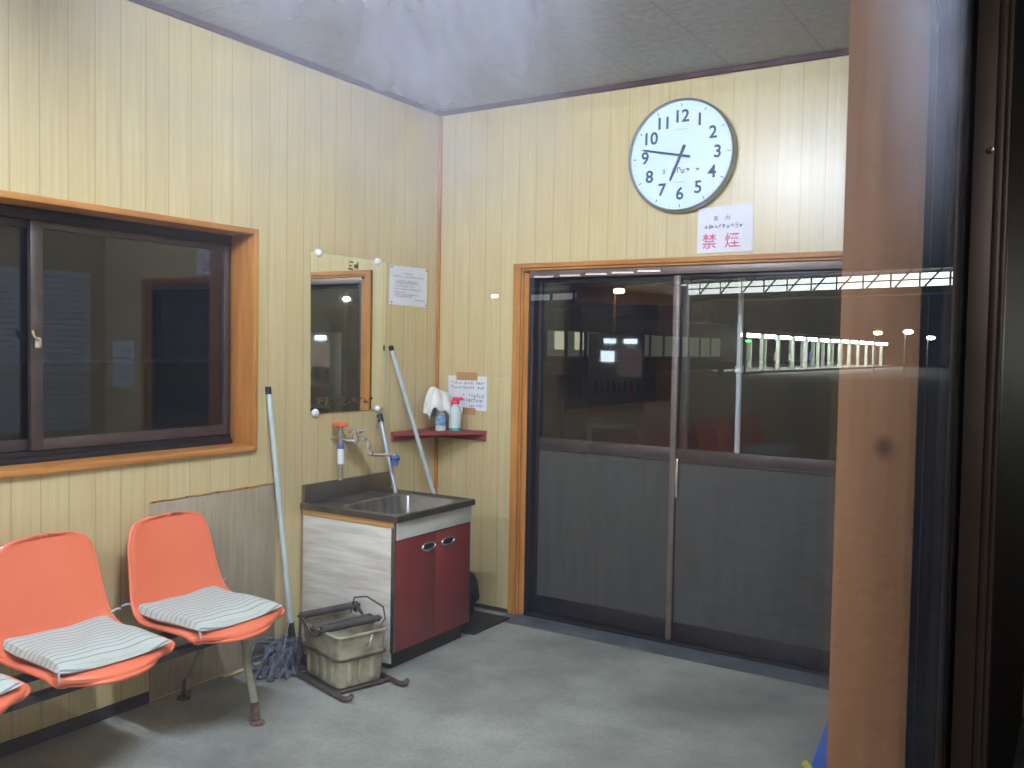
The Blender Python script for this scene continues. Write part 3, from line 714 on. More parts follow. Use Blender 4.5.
bm = bmesh.new(); lathe(bm, [(0.0, 0.014), (0.022, 0.013), (0.038, 0.006), (0.038, -0.005), (0.0, -0.007)], (0.10, -0.862, 1.092), 20)
tube(bm, [(0.10, -0.862, 1.092), (0.13, -0.82, 1.098)], 0.006, 8); obj('tap_handle', bm, M['chrome'], tp)
bm = bmesh.new(); tube(bm, bez([(0.11, -0.835, 1.055), (0.13, -0.815, 1.052), (0.14, -0.805, 1.03), (0.14, -0.805, 1.0), (0.145, -0.80, 0.975), (0.165, -0.765, 0.965), (0.19, -0.70, 0.960), (0.20, -0.667, 0.952)], 8), 0.0102, 12)
for q in ((0.125, -0.82, 1.052), (0.14, -0.805, 1.015), (0.147, -0.797, 0.975)): lathe(bm, [(0.010, -0.014), (0.0185, -0.009), (0.0185, 0.009), (0.010, 0.014)], q, 14)
obj('spout', bm, M['chrome'], tp)
bm = bmesh.new(); lathe(bm, [(0.012, 0.016), (0.022, 0.014), (0.026, 0.0), (0.02, -0.018), (0.017, -0.03), (0.014, -0.045), (0.0, -0.046)], (0.205, -0.660, 0.944), 18)
nz = obj('rubber_nozzle', bm, M['blue'], tp)
bm = bmesh.new(); lathe(bm, [(0.0262, -0.004), (0.0275, 0.0), (0.0262, 0.004)], (0.205, -0.660, 0.937), 18); obj('nozzle_ring', bm, M['blackplastic'], nz)
bm = bmesh.new(); lathe(bm, [(0.0, 0.008), (0.012, 0.004), (0.013, -0.004), (0.0, -0.006)], (0.203, -0.662, 0.962), 14); obj('chrome_cap', bm, M['chrome'], nz)

tp.location.y += 0.022
# ================================================================== CORNER SHELF WITH ITS THINGS
cs = thing('corner_shelf', 'triangular red-brown corner shelf right of the mirror', 'shelf', (0, 0, 1.0))
bm = bmesh.new(); prism(bm, [(0.0, 0.0), (0.0, -0.432), (0.02, -0.432), (0.372, -0.02), (0.372, 0.0)], 1.035, 1.056); obj('board', bm, M['shelf'], cs, smooth=False)
obj('support_rail', boxes([((0.001, -0.43, 1.0), (0.020, -0.022, 1.035))], 0.001), M['shelf'], cs)
obj('support_rail', boxes([((0.0, -0.020, 0.998), (0.370, -0.001, 1.035))], 0.001), M['shelf'], cs)
def bottle(name, label, x, y, prof, mats, nozzle=False):
    r = thing(name, label, 'bottle', (x, y, 1.056)); return r
b1 = thing('detergent_bottle', 'white detergent bottle with blue label under the white cloth', 'bottle', (0.145, -0.150, 1.056))
bm = bmesh.new(); lathe(bm, [(0.0, 0.0), (0.030, 0.0), (0.032, 0.006), (0.032, 0.10), (0.026, 0.125), (0.012, 0.14), (0.012, 0.155)], (0.145, -0.150, 1.056), 24); bb = obj('bottle_body', bm, M['bottle'], b1)
bm = bmesh.new(); lathe(bm, [(0.0322, 0.03), (0.0328, 0.031), (0.0328, 0.092), (0.0322, 0.093)], (0.145, -0.150, 1.056), 24); obj('bottle_label', bm, M['labelblue'], bb)
bm = bmesh.new(); lathe(bm, [(0.014, 0.15), (0.015, 0.152), (0.015, 0.172), (0.0, 0.176)], (0.145, -0.150, 1.056), 16); obj('bottle_cap', bm, M['whiteplastic'], b1)
b2 = thing('spray_bottle', 'translucent spray bottle with pink collar on the corner shelf', 'bottle', (0.226, -0.118, 1.056))
bm = bmesh.new(); lathe(bm, [(0.0355, 0.012), (0.037, 0.02), (0.036, 0.085), (0.031, 0.115), (0.024, 0.14), (0.016, 0.155), (0.016, 0.16)], (0.226, -0.118, 1.056), 24); obj('bottle_body', bm, M['bottle'], b2)
bm = bmesh.new(); lathe(bm, [(0.0, 0.0), (0.035, 0.0), (0.038, 0.004), (0.0372, 0.018), (0.03, 0.02)], (0.226, -0.118, 1.056), 24); obj('bottle_base', bm, M['teal'], b2)
bm = bmesh.new(); lathe(bm, [(0.020, 0.156), (0.026, 0.158), (0.024, 0.178), (0.014, 0.184), (0.0, 0.184)], (0.226, -0.118, 1.056), 18)
box(bm, (0.210, -0.13, 1.236), (0.275, -0.105, 1.254), 0.004); obj('spray_head', bm, M['pink'], b2)
bm = bmesh.new(); tube(bm, bez([(0.253, -0.118, 1.205), (0.272, -0.118, 1.195), (0.272, -0.118, 1.165), (0.26, -0.118, 1.155)], 6), 0.004, 8); obj('trigger', bm, M['whiteplastic'], b2)
# cloth draped over the bottle tops
bm = bmesh.new(); grid = []; nt_ = 56
PR = [(0.0, 0.0), (0.25, -0.002), (0.5, -0.008), (0.75, -0.02), (0.95, -0.045), (1.05, -0.075), (1.12, -0.105), (1.18, -0.135)]
for i, (pr, pz) in enumerate(PR):
    row = []
    for j in range(nt_):
        a_ = 2*math.pi*j/nt_; f = min(1, i/4.0)
        fold = 1 + f*(0.13*math.sin(5*a_+1)+0.08*math.sin(9*a_+2))
        rx, ry = 0.062*pr*fold, 0.088*pr*fold
        zz = 1.292 + pz*(1+0.25*math.sin(3*a_+0.6)+0.12*math.sin(7*a_)) + 0.006*math.sin(4*a_)*f
        x, y = 0.140+rx*math.cos(a_), -0.160+ry*math.sin(a_)
        zz += 0.040*math.exp(-((x-0.11)**2+(y+0.21)**2)/0.0016)
        row.append(bm.verts.new((max(x, 0.02), y, zz)) if i else None)
    grid.append(row)
c_ = bm.verts.new((0.140, -0.160, 1.296))
for j in range(nt_): bm.faces.new((c_, grid[1][j], grid[1][(j+1) % nt_]))
for i in range(1, len(PR)-1):
    for j in range(nt_): bm.faces.new((grid[i][j], grid[i+1][j], grid[i+1][(j+1) % nt_], grid[i][(j+1) % nt_]))
cl = obj('cleaning_cloth', bm, M['cloth']); rebase(cl, (0.140, -0.160, 1.2))
sm = cl.modifiers.new('thick', 'SOLIDIFY'); sm.thickness = 0.006; cl.modifiers.new('sub', 'SUBSURF').render_levels = 1
tag(cl, 'crumpled white cloth draped over the bottles on the corner shelf', 'cloth')

# ================================================================== POLES BY THE SINK
def leaning(name, label, cat, a, b, r, mat, cap=None, capmat=None, loc=None):
    t_ = thing(name, label, cat, loc or b)
    a, b = Vector(a), Vector(b); d = (a-b).normalized()
    bm = bmesh.new(); tube(bm, [b, a], r, 16); obj('pole', bm, mat, t_)
    if cap:
        bm = bmesh.new(); tube(bm, [a-d*cap, a+d*0.004, a+d*0.008], [r*1.12, r*1.12, r*0.8], 16); obj('end_cap', bm, capmat, t_)
    return t_
p3a = Vector((0.03, -0.474, 1.541)); p3m = Vector((0.178, -0.25, 0.693))
p3b = p3a + (p3m-p3a)*((1.541-0.014)/(1.541-0.693))
leaning('white_pole', 'long white pole leaning between the sink and the corner shelf', 'pole', p3a, p3b, 0.0125, M['pole'], 0.02, M['blackplastic'])
p2 = thing('telescopic_pole', 'grey telescopic pole with black cap standing in the sink', 'pole', (0.185, -0.602, 0.744))
a, b = Vector((0.03, -0.561, 1.15)), Vector((0.185, -0.602, 0.742)); c = a+(b-a)*0.52; d = (a-b).normalized()
bm = bmesh.new(); tube(bm, [b, c], 0.0125, 16); obj('lower_tube', bm, M['greypole'], p2)
bm = bmesh.new(); tube(bm, [c, a], 0.0155, 16); tube(bm, [c+d*0.0, c+d*0.03], 0.0175, 16); obj('upper_tube', bm, M['greypole'], p2)
bm = bmesh.new(); tube(bm, [a-d*0.03, a+d*0.012, a+d*0.018], [0.0178, 0.0178, 0.012], 16); obj('end_cap', bm, M['blackplastic'], p2)
bm = bmesh.new(); tube(bm, bez([a+d*0.01, a+Vector((0.005, -0.03, -0.02)), a+Vector((0.004, -0.03, -0.07))], 6), 0.0022, 6); obj('hanging_loop', bm, M['wire'], p2)

# ================================================================== MOP LEANING BY THE SINK
mp = thing('string_mop', 'blue-grey string mop with long white pole leaning left of the sink', 'mop', (0.20, -1.45, 0))
a, b = Vector((0.015, -1.368, 1.334)), Vector((0.116, -1.300, 0.13)); d = (a-b).normalized()
bm = bmesh.new(); tube(bm, [b, a], 0.0125, 16); obj('pole', bm, M['pole'], mp)
bm = bmesh.new(); tube(bm, [a-d*0.03, a+d*0.006], 0.0138, 16); obj('end_cap', bm, M['blackplastic'], mp)
bm = bmesh.new(); tube(bm, [b+d*0.06, b-d*0.03, b-d*0.06], [0.016, 0.02, 0.03], 14); box(bm, (0.06, -1.36, 0.055), (0.17, -1.25, 0.085), 0.01); obj('clamp', bm, M['darksteel'], mp)
bm = bmesh.new(); tube(bm, bez([b+d*0.09, (0.16, -1.38, 0.15), (0.22, -1.46, 0.07)], 8), 0.003, 8)
obj('clamp_wire', bm, M['wire'], mp)
bm = bmesh.new(); rnd = random.Random(9)
for i in range(150):
    a0 = rnd.uniform(0, 2*math.pi); s = Vector((0.115+rnd.uniform(-.05, .05), -1.31+rnd.uniform(-.03, .03), rnd.uniform(0.05, 0.09)))
    e = Vector((0.17+rnd.gauss(0, .055), -1.45+rnd.gauss(0, .065), rnd.uniform(0.008, 0.03)))
    e.x = min(max(e.x, 0.03), 0.30); e.y = max(min(e.y, -1.27), -1.60)
    m1 = (s+e)/2 + Vector((rnd.gauss(0, .03), rnd.gauss(0, .03), rnd.uniform(0.0, 0.07))); m1.x = max(m1.x, 0.03)
    e2 = e + Vector((rnd.gauss(0, .03), rnd.gauss(0, .03), 0)); e2.x = min(max(e2.x, 0.03), 0.30); e2.z = 0.009
    tube(bm, bez([s, m1, e, e2], 5), 0.0075, 6)
yn = obj('mop_yarn', bm, M['mop'], mp); yn['kind'] = 'stuff'
# thin stick at the foot of the wall
bm = bmesh.new(); tube(bm, [(0.05, -1.66, 0.0095), (0.03, -1.30, 0.0095)], 0.009, 10)
st = obj('bamboo_stick', bm, M['bamboo']); rebase(tag(st, 'thin bamboo stick lying along the foot of the left wall', 'stick'), (0.05, -1.66, 0))

# grey board fixed on the wall behind the chairs
pb = thing('wall_board', 'grey-beige board nailed over the wall behind the first chair', 'board', (0.0, -1.66, 0.008))
obj('board', boxes([((0.0, -2.017, 0.008), (0.005, -1.305, 0.858))], 0.001), M['protect'], pb)
bm = bmesh.new(); tube(bm, [(0.006, -2.017+0.712*i/14, 0.866+0.003*math.sin(i*2.1)) for i in range(15)], 0.0035, 6); obj('tape_edge', bm, M['ply'], pb)
for i in range(5):
    bm = bmesh.new(); lathe(bm, [(0.0, 0.0), (0.005, 0.001), (0.004, 0.004), (0, 0.005)], (0.005, -2.0+i*0.17, 0.864), 8, 'x'); obj('nail', bm, M['rust'], pb)

# ================================================================== MOP BUCKET WITH WRINGER
ang = math.atan2(-0.101, 0.354)
bk = thing('mop_bucket', 'grimy beige mop bucket with roller wringer beside the sink unit', 'bucket', (0.490, -1.335, 0), ang)
def B(p): return p       # parts below are in the bucket's own coordinates
def bobj(n, bm, mt, par=bk, smooth=True): return obj(n, bm, mt, par, smooth, world=False)
L2, W2 = 0.165, 0.125
def tub(z0, z1, s0, s1, th=0.008):
    bm = bmesh.new(); R = []
    for (sc, z) in ((s0, z0), (s1, z1)): R.append([bm.verts.new(p) for p in rrect(-L2*sc, L2*sc, -W2*sc, W2*sc, 0.03, z, 4)])
    for (sc, z, o) in ((s1, z1, th), (s0, z0+th, th)): R.append([bm.verts.new(p) for p in rrect(-L2*sc+o, L2*sc-o, -W2*sc+o, W2*sc-o, 0.025, z, 4)])
    for a, b in zip(R, R[1:]):
        for i in range(len(a)): bm.faces.new((a[i], a[(i+1) % len(a)], b[(i+1) % len(a)], b[i]))
    bm.faces.new(R[0][::-1]); bm.faces.new(R[-1]); return bm
bobj('lower_tub', tub(0.022, 0.165, 0.92, 1.0), M['bucket'])
up = bobj('upper_tub', tub(0.155, 0.255, 0.97, 1.04), M['bucket'])
bm = bmesh.new(); tube(bm, rrect(-L2*1.045, L2*1.045, -W2*1.045, W2*1.045, 0.03, 0.255, 5), 0.0075, 8, closed=True); bobj('rolled_rim', bm, M['bucket'], up)
bm = bmesh.new(); tube(bm, rrect(-L2*1.0-0.004, L2+0.004, -W2-0.004, W2+0.004, 0.03, 0.150, 5), 0.006, 8, closed=True); bobj('steel_band', bm, M['bstrap'])
bm = bmesh.new()
for yy in (-0.07, -0.01, 0.05): box(bm, (L2*0.93, yy-0.012, 0.04), (L2*0.93+0.016, yy+0.012, 0.145), 0.005)
for xx in (-0.1, -0.03, 0.04, 0.11): box(bm, (xx-0.012, -W2*0.93-0.014, 0.04), (xx+0.012, -W2*0.93, 0.145), 0.005)
bobj('ribs', bm, M['bucket'])
for sx in (-1, 1):
    for yy in (-W2*0.99, W2*0.99):
        pass
for (xx, zz, rr) in ((-0.135, 0.292, 0.017), (0.055, 0.270, 0.016), (-0.02, 0.262, 0.014)):
    bm = bmesh.new(); tube(bm, [(xx, -W2-0.025, zz), (xx, W2+0.03, zz)], rr, 18); tube(bm, [(xx, -W2-0.04, zz), (xx, W2+0.045, zz)], 0.006, 8); bobj('roller', bm, M['roller'])
for yy in (-W2-0.022, W2+0.022):
    bm = bmesh.new(); tube(bm, [(-0.15, yy, 0.012), (-0.152, yy, 0.15), (-0.14, yy, 0.292)], 0.007, 8)
    tube(bm, bez([(-0.14, yy, 0.292), (-0.08, yy, 0.262), (-0.04, yy, 0.232), (0.02, yy, 0.238), (0.055, yy, 0.270)], 5), 0.006, 8)
    tube(bm, bez([(-0.16, yy, 0.012), (0.05, yy, 0.012), (0.185, yy, 0.014), (0.235, yy, 0.014), (0.262, yy+0.014, 0.018), (0.255, yy+0.034, 0.026)], 5), 0.0125, 8)
    bobj('foot_frame', bm, M['bstrap'])
bm = bmesh.new(); tube(bm, [(0.165, -W2-0.02, 0.014), (0.165, W2+0.02, 0.014)], 0.008, 8); tube(bm, [(-0.16, -W2-0.02, 0.014), (-0.16, W2+0.02, 0.014)], 0.008, 8); bobj('cross_bar', bm, M['bstrap'])
bm = bmesh.new(); tube(bm, [(0.165, 0.02, 0.195), (0.16, 0.12, 0.30), (0.13, 0.128, 0.345), (0.02, 0.11, 0.372), (-0.09, 0.11, 0.345), (-0.14, 0.13, 0.275), (-0.165, 0.12, 0.22)], 0.0042, 8)
bobj('bail_handle', bm, M['bstrap'])
bm = bmesh.new(); tube(bm, bez([(0.17, 0.045, 0.245), (0.182, 0.03, 0.225), (0.182, 0.02, 0.195), (0.172, 0.01, 0.182)], 5), 0.005, 8); bobj('handle_clip', bm, M['bucket'])

# ================================================================== THINGS IN THE GAP RIGHT OF THE SINK
bm = bmesh.new(); box(bm, (0.10, -0.46, 0.0), (0.62, -0.10, 0.012), 0.004)
for v in bm.verts: v.co.z += 0.0
mt_ = rebase(tag(obj('rubber_mat', bm, M['seal']), 'dark rubber mat on the floor right of the sink unit', 'mat'), (0.36, -0.28, 0))
bag = bmesh.new(); bmesh.ops.create_icosphere(bag, subdivisions=4, radius=1.0)
for v in bag.verts:
    p = v.co.copy(); f = 1+0.10*math.sin(7*p.x+3*p.z)+0.08*math.sin(11*p.y+5*p.z)+0.05*math.sin(17*p.x-9*p.y)
    v.co = Vector((0.315+p.x*0.15*f, -0.235+p.y*0.10*f, max(0.0125, 0.14+p.z*0.155*f)))
rebase(tag(obj('rubbish_bag', bag, M['blackplastic']), 'crumpled black bag squeezed in the gap right of the sink unit', 'bag'), (0.315, -0.235, 0.012))

# ================================================================== BLUE DUSTPAN AND BROOM BY THE RIGHT WALL
dp = thing('long_dustpan', 'blue long-handled dustpan standing by the right wall near the jamb', 'dustpan', (2.80, -1.62, 0))
bm = bmesh.new()
for i, (A_, B_) in enumerate((((2.655, -1.60, 0.0), (2.90, -1.45, 0.0)),)): pass
prof = [(2.60, 0.0), (2.95, 0.0), (2.92, 0.12), (2.78, 0.50), (2.735, 0.50), (2.615, 0.10)]
A = [bm.verts.new((x, -1.50, z)) for x, z in prof]; Bv = [bm.verts.new((x, -1.44, z)) for x, z in prof]
bm.faces.new(A); bm.faces.new(Bv[::-1])
for i in range(6): bm.faces.new((A[i], A[(i+1) % 6], Bv[(i+1) % 6], Bv[i]))
bmesh.ops.bevel(bm, geom=list(bm.edges), offset=0.008, segments=2, affect='EDGES')
obj('scoop', bm, M['blueplastic'], dp)
bm = bmesh.new(); tube(bm, [(2.757, -1.47, 0.49), (2.84, -1.40, 1.0)], 0.011, 12); obj('handle', bm, M['blueplastic'], dp)
br = thing('hand_broom', 'short broom with yellow-green handle lying against the blue dustpan', 'broom', (2.72, -1.58, 0))
bm = bmesh.new(); tube(bm, [(2.636, -1.53, 0.245), (2.86, -1.56, 0.06)], 0.012, 12); obj('handle', bm, M['yellow'], br)
bm = bmesh.new(); box(bm, (2.82, -1.61, 0.0), (3.0, -1.53, 0.075), 0.01); obj('bristles', bm, M['darksteel'], br)

# ================================================================== LINKED ORANGE CHAIRS
PITCH = 0.545; Y1 = -1.990
PROF = bez([(0.602, 0, 0.398), (0.588, 0, 0.418), (0.54, 0, 0.432), (0.44, 0, 0.428), (0.34, 0, 0.415), (0.25, 0, 0.408), (0.185, 0, 0.428), (0.148, 0, 0.485), (0.128, 0, 0.57), (0.108, 0, 0.68), (0.090, 0, 0.775), (0.080, 0, 0.818)], 9)
def shell_mesh():
    bm = bmesh.new(); nv = len(PROF); nu = 28; grid = []
    for i, P in enumerate(PROF):
        t_ = i/(nv-1)
        keys = [(0, .190), (.06, .222), (.14, .246), (.30, .250), (.45, .246), (.55, .242), (.65, .232), (.78, .214), (1, .196)]
        for (ta, wa), (tb, wb) in zip(keys, keys[1:]):
            if ta <= t_ <= tb: wd = 0.955*(wa + (wb-wa)*(t_-ta)/(tb-ta)); break
        if t_ > 0.74: wd *= max((1-((t_-0.74)/0.26)**3.4), 0.0)**(1/2.6)*0.93+0.07
        tang = (PROF[min(i+1, nv-1)] - PROF[max(i-1, 0)]).normalized(); nrm = Vector((-tang.z, 0, tang.x))
        if nrm.z < 0 and t_ < 0.3: nrm = -nrm
        nrm = Vector((abs(tang.z), 0, abs(tang.x))) if t_ >= 0.35 else Vector((0, 0, 1))
        row = []
        for j in range(nu+1):
            u = -1+2*j/nu
            q = P.copy(); q.y = u*wd
            curl = 0.034*math.exp(-((t_-0.48)/0.22)**2)*abs(u)**2.6 + 0.012*abs(u)**2*(1 if t_ > .5 else 0.6)
            q += nrm*curl
            if t_ < 0.30: q.x -= (1-t_/0.30)**1.5*0.085*abs(u)**2.4
            if abs(u) > 0.93: q -= nrm*0.006
            row.append(bm.verts.new(q))
        grid.append(row)
    for i in range(nv-1):
        for j in range(nu): bm.faces.new((grid[i][j], grid[i+1][j], grid[i+1][j+1], grid[i][j+1]))
    # rolled edge all the way round
    loop = [v.co.copy() for v in grid[0]] + [grid[i][-1].co.copy() for i in range(1, nv)] + [v.co.copy() for v in grid[-1][::-1][1:]] + [grid[i][0].co.copy() for i in range(nv-2, 0, -1)]
    loop = [p - (Vector((0.004, 0, 0.002)) if p.z > 0.46 else Vector((0.0, 0, 0.004))) for p in loop]
    # underside copy for thickness
    low = [[bm.verts.new(v.co + Vector((-0.006 if i > nv*0.45 else 0, 0, -0.006))) for v in row] for i, row in enumerate(grid)]
    for i in range(nv-1):
        for j in range(nu): bm.faces.new((low[i][j], low[i][j+1], low[i+1][j+1], low[i+1][j]))
    tube(bm, loop, 0.0078, 8, closed=True)
    return bm
me0 = None
def bench(y_first, n, label):
    global me0
    yc = y_first - PITCH*(n-1)/2
    r = thing('linked_chairs', label, 'chairs', (0.33, yc, 0), 0, 'rows of linked orange chairs along the left wall')
    for i in range(n):
        if me0 is None:
            bm = shell_mesh(); bmesh.ops.recalc_face_normals(bm, faces=bm.faces)
            me0 = bpy.data.meshes.new('seat_shell'); bm.to_mesh(me0); bm.free(); me0.materials.append(M['orange'])
            me0.transform(Matrix.Translation((-0.33, 0, 0)))
            me0.polygons.foreach_set('use_smooth', [True]*len(me0.polygons))
        o = bpy.data.objects.new('seat_shell', me0); COL.objects.link(o); o.parent = r
        o.location = (0, y_first - PITCH*i - yc, 0)
        bm = bmesh.new(); yy = y_first-PITCH*i
        box(bm, (0.20, yy-0.12, 0.372), (0.50, yy-0.09, 0.402), 0.003); box(bm, (0.20, yy+0.09, 0.372), (0.50, yy+0.12, 0.402), 0.003)
        obj('seat_bracket', bm, M['darksteel'], r)
    ya, yb = y_first+0.16, y_first-PITCH*(n-1)-0.16
    bm = bmesh.new(); box(bm, (0.42, yb, 0.345), (0.46, ya, 0.372), 0.003); box(bm, (0.22, yb, 0.345), (0.26, ya, 0.372), 0.003); obj('beam', bm, M['darksteel'], r)
    for yy in (y_first+0.085, y_first-PITCH*(n-1)-0.085):
        for (xt, xb, s) in ((0.44, 0.540, 1), (0.24, 0.096, -1)):
            bm = bmesh.new(); P = bez([(xt-0.06*s, yy, 0.352), (xt+0.005*s, yy, 0.350), (xt+0.035*s, yy, 0.31), (xt+0.048*s, yy, 0.22), ((xt+xb)/2+0.03*s, yy, 0.12), (xb-0.004*s, yy, 0.03)], 6)
            tube(bm, P, 0.0155, 14)
            lg = obj('leg', bm, M['leg'], r)
            bm = bmesh.new(); tube(bm, [(xb-0.012*s, yy, 0.085), (xb-0.004*s, yy, 0.018)], 0.019, 14)
            lathe(bm, [(0.0, 0.012), (0.026, 0.010), (0.030, 0.004), (0.030, 0.0), (0.0, 0.0)], (xb+0.01*s, yy, 0.0), 18); obj('foot', bm, M['rust'], lg)
    return r
bench(Y1, 4, 'row of four linked orange chairs under the left window, nearest the sink')
bench(Y1-PITCH*4-0.06, 4, 'row of four linked orange chairs along the left wall, farther from the sink')

# cushions
def zseat(x):
    for a, b in zip(PROF, PROF[1:]):
        if (a.x-x)*(b.x-x) <= 0 and a.z < 0.47: return a.z + (b.z-a.z)*((x-a.x)/(b.x-a.x) if abs(b.x-a.x) > 1e-6 else 0)
    return 0.41
def cushion_mesh():
    bm = bmesh.new(); n = 30; half = 0.212
    top, bot = {}, {}
    for i in range(n+1):
        for j in range(n+1):
            u, v = -1+2*i/n, -1+2*j/n
            pin = 1-0.06*(1-u*u)*v*v; pin2 = 1-0.06*(1-v*v)*u*u
            x, y = half*u*pin2, half*v*pin
            e = (1-u**4)*(1-v**4)
            h = 0.064*max(e, 0)**0.45
            wr = 0.0035*math.sin(38*y+3*math.sin(9*x))*(1-abs(u))**0.3 if e > 0 else 0
            lift = 0.022*abs(v)**2.5
            base = 0.018 + lift + 0.004*u + 0.042*max(-u-0.2, 0)**2
            if i in (0, n) or j in (0, n):
                vtx = bm.verts.new((x, y, base+0.012)); top[i, j] = bot[i, j] = vtx
            else:
                top[i, j] = bm.verts.new((x, y, base+0.012+h*0.78+wr)); bot[i, j] = bm.verts.new((x, y, base+0.012-min(h*0.3, 0.016)))
    for i in range(n):
        for j in range(n):
            bm.faces.new((top[i, j], top[i+1, j], top[i+1, j+1], top[i, j+1]))
            bm.faces.new((bot[i, j], bot[i, j+1], bot[i+1, j+1], bot[i+1, j]))
    return bm
c0 = thing('seat_cushion', 'grey striped seat cushion on the orange chair nearest the sink', 'cushion', (0.348, Y1-0.005, 0.405), 0, 'striped cushions on the orange chairs')
body = obj('cushion_body', cushion_mesh(), M['cushion'], c0, world=False); body.rotation_euler = (0, 0, math.radians(0))
for s in (-1, 1):
    bm = bmesh.new(); tube(bm, bez([(-0.196, s*0.203, 0.072), (-0.190, s*0.222, 0.088), (-0.182, s*0.238, 0.098), (-0.196, s*0.256, 0.092)], 5), 0.0055, 8)
    lathe(bm, [(0.0, -0.009), (0.009, 0), (0.0, 0.009)], (-0.190, s*0.224, 0.089), 8); obj('tie', bm, M['tie'], c0, world=False)
bm = bmesh.new(); tube(bm, bez([(0.206, -0.203, 0.055), (0.217, -0.21, 0.048), (0.222, -0.212, 0.03)], 4), 0.004, 6); obj('corner_tag', bm, M['tie'], c0, world=False)
ords = ['second', 'third', 'fourth', 'fifth', 'sixth', 'seventh', 'eighth']
for k in range(1, 8):
    c = copy_tree(c0); off = PITCH*k + (0.06 if k >= 4 else 0)
    c.location = (0.348+(-0.004, 0.008)[k % 2], Y1-0.005-off, 0.405); c.rotation_euler = (0, 0, math.radians((2.0, -3.0, 1.0)[k % 3]))
    c['label'] = 'grey striped seat cushion on the %s orange chair from the sink' % ords[k-1]

# ================================================================== OUTSIDE (seen mirrored in the near pane and through the door)
struct('ground', boxes([((-60, -40, -0.35), (80, 160, -0.16))]), M['ground'])
pl = struct('platform', boxes([((25.0, 62, -0.16), (31.0, 125, 0.0))]), M['concrete'])
cn = thing('platform_canopy', 'long lit platform canopy on pale posts mirrored right of the door stile', 'canopy', (28, 92, 0))
obj('canopy_roof', boxes([((25.2, 64, 3.1), (30.8, 124, 3.25)), ((25.2, 64, 2.95), (25.4, 124, 3.1))]), M['roofm'], cn, smooth=False)
obj('platform_edge', boxes([((24.9, 64, -0.05), (25.05, 124, 0.06))]), M['postm'], cn, smooth=False)
for i in range(13):
    for xx in (26.0, 30.0): obj('post', boxes([((xx-0.16, 65.5+i*4.6, 0.0), (xx+0.16, 65.8+i*4.6, 3.1))]), M['postm'], cn, smooth=False)
mlamp = emit('platform_lamp_light', (0.9, 1.0, 0.96), 70.0)
def simple(name, label, cat, lst, mat, base, group=None, bev=0.0):
    o = tag(obj(name, boxes(lst, bev), mat, smooth=False), label, cat, group); return rebase(o, base)
lp = thing('platform_lamp', 'white tube lamp under the platform canopy', 'lamp', (26.2, 67.2, 3.1), 0, 'lamps under the platform canopy')
obj('lamp_tube', boxes([((25.8, 66.6, 2.72), (26.6, 68.9, 3.0))], 0.03), mlamp, lp)
obj('lamp_base', boxes([((26.1, 66.9, 3.0), (26.3, 68.5, 3.1))]), M['housing'], lp, smooth=False)
for i in range(1, 13): c = copy_tree(lp); c.location = (26.2, 67.2+4.6*i, 3.1)
# waiting passengers, tiny in the picture
def passenger(x, y, coatcol, label):
    r = thing('person', label, 'person', (x, y, 0), random.uniform(0, 6))
    me = bpy.data.meshes.new('body')
    V = [(0, 0, .95), (0, 0, 1.2), (0, 0, 1.42), (0, .02, 1.52), (0, .02, 1.64), (0, .02, 1.72), (.1, 0, .86), (.11, .02, .48), (.11, -.02, .08), (.11, .1, .04), (-.1, 0, .86), (-.11, .02, .48), (-.11, -.02, .08), (-.11, .1, .04),
         (.19, 0, 1.4), (.24, -.02, 1.12), (.23, .06, .88), (-.19, 0, 1.4), (-.24, -.02, 1.12), (-.23, .06, .88)]
    Ed = [(0, 1), (1, 2), (2, 3), (3, 4), (4, 5), (0, 6), (6, 7), (7, 8), (8, 9), (0, 10), (10, 11), (11, 12), (12, 13), (2, 14), (14, 15), (15, 16), (2, 17), (17, 18), (18, 19)]
    R = [.14, .13, .13, .055, .095, .08, .09, .06, .045, .035, .09, .06, .045, .035, .06, .045, .035, .06, .045, .035]
    me.from_pydata(V, Ed, []); o = bpy.data.objects.new('body', me); COL.objects.link(o); o.parent = r
    sk_ = o.modifiers.new('skin', 'SKIN'); 
    for i, rr in enumerate(R): me.skin_vertices[0].data[i].radius = (rr, rr*0.85)
    me.skin_vertices[0].data[0].use_root = True
    o.modifiers.new('sub', 'SUBSURF').render_levels = 1
    dgp = bpy.context.evaluated_depsgraph_get(); m2 = bpy.data.meshes.new_from_object(o.evaluated_get(dgp)); o.modifiers.clear(); o.data = m2
    m2.materials.clear(); m2.materials.append(speckle('skin_and_trousers', (60, 56, 60), (90, 84, 86), scale=3))
    bm = bmesh.new(); lathe(bm, [(0.20, 0.80), (0.19, 1.0), (0.18, 1.2), (0.19, 1.38), (0.09, 1.47)], (0, 0, 0), 14)
    for v in bm.verts: v.co.y *= 0.75
    obj('coat', bm, speckle('coat', coatcol, coatcol, scale=3), r, world=False)
    bm = bmesh.new(); bmesh.ops.create_icosphere(bm, subdivisions=2, radius=0.105)
    for v in bm.verts: v.co = Vector((v.co.x, v.co.y-0.0, 1.68+max(v.co.z, -0.03)))
    obj('hair', bm, M['blackplastic'], r, world=False)
for (x, y, cc, lb) in ((27.2, 69.5, (200, 190, 60), 'person in a yellow coat standing at the near end of the far platform'), (27.5, 84.0, (220, 220, 225), 'person in a white coat standing midway along the far platform'),
                   (27.0, 89.5, (60, 80, 160), 'person in a blue coat standing midway along the far platform'), (27.4, 79.0, (190, 120, 120), 'person in a dull pink coat on the far platform')):
    passenger(x, y, cc, lb)
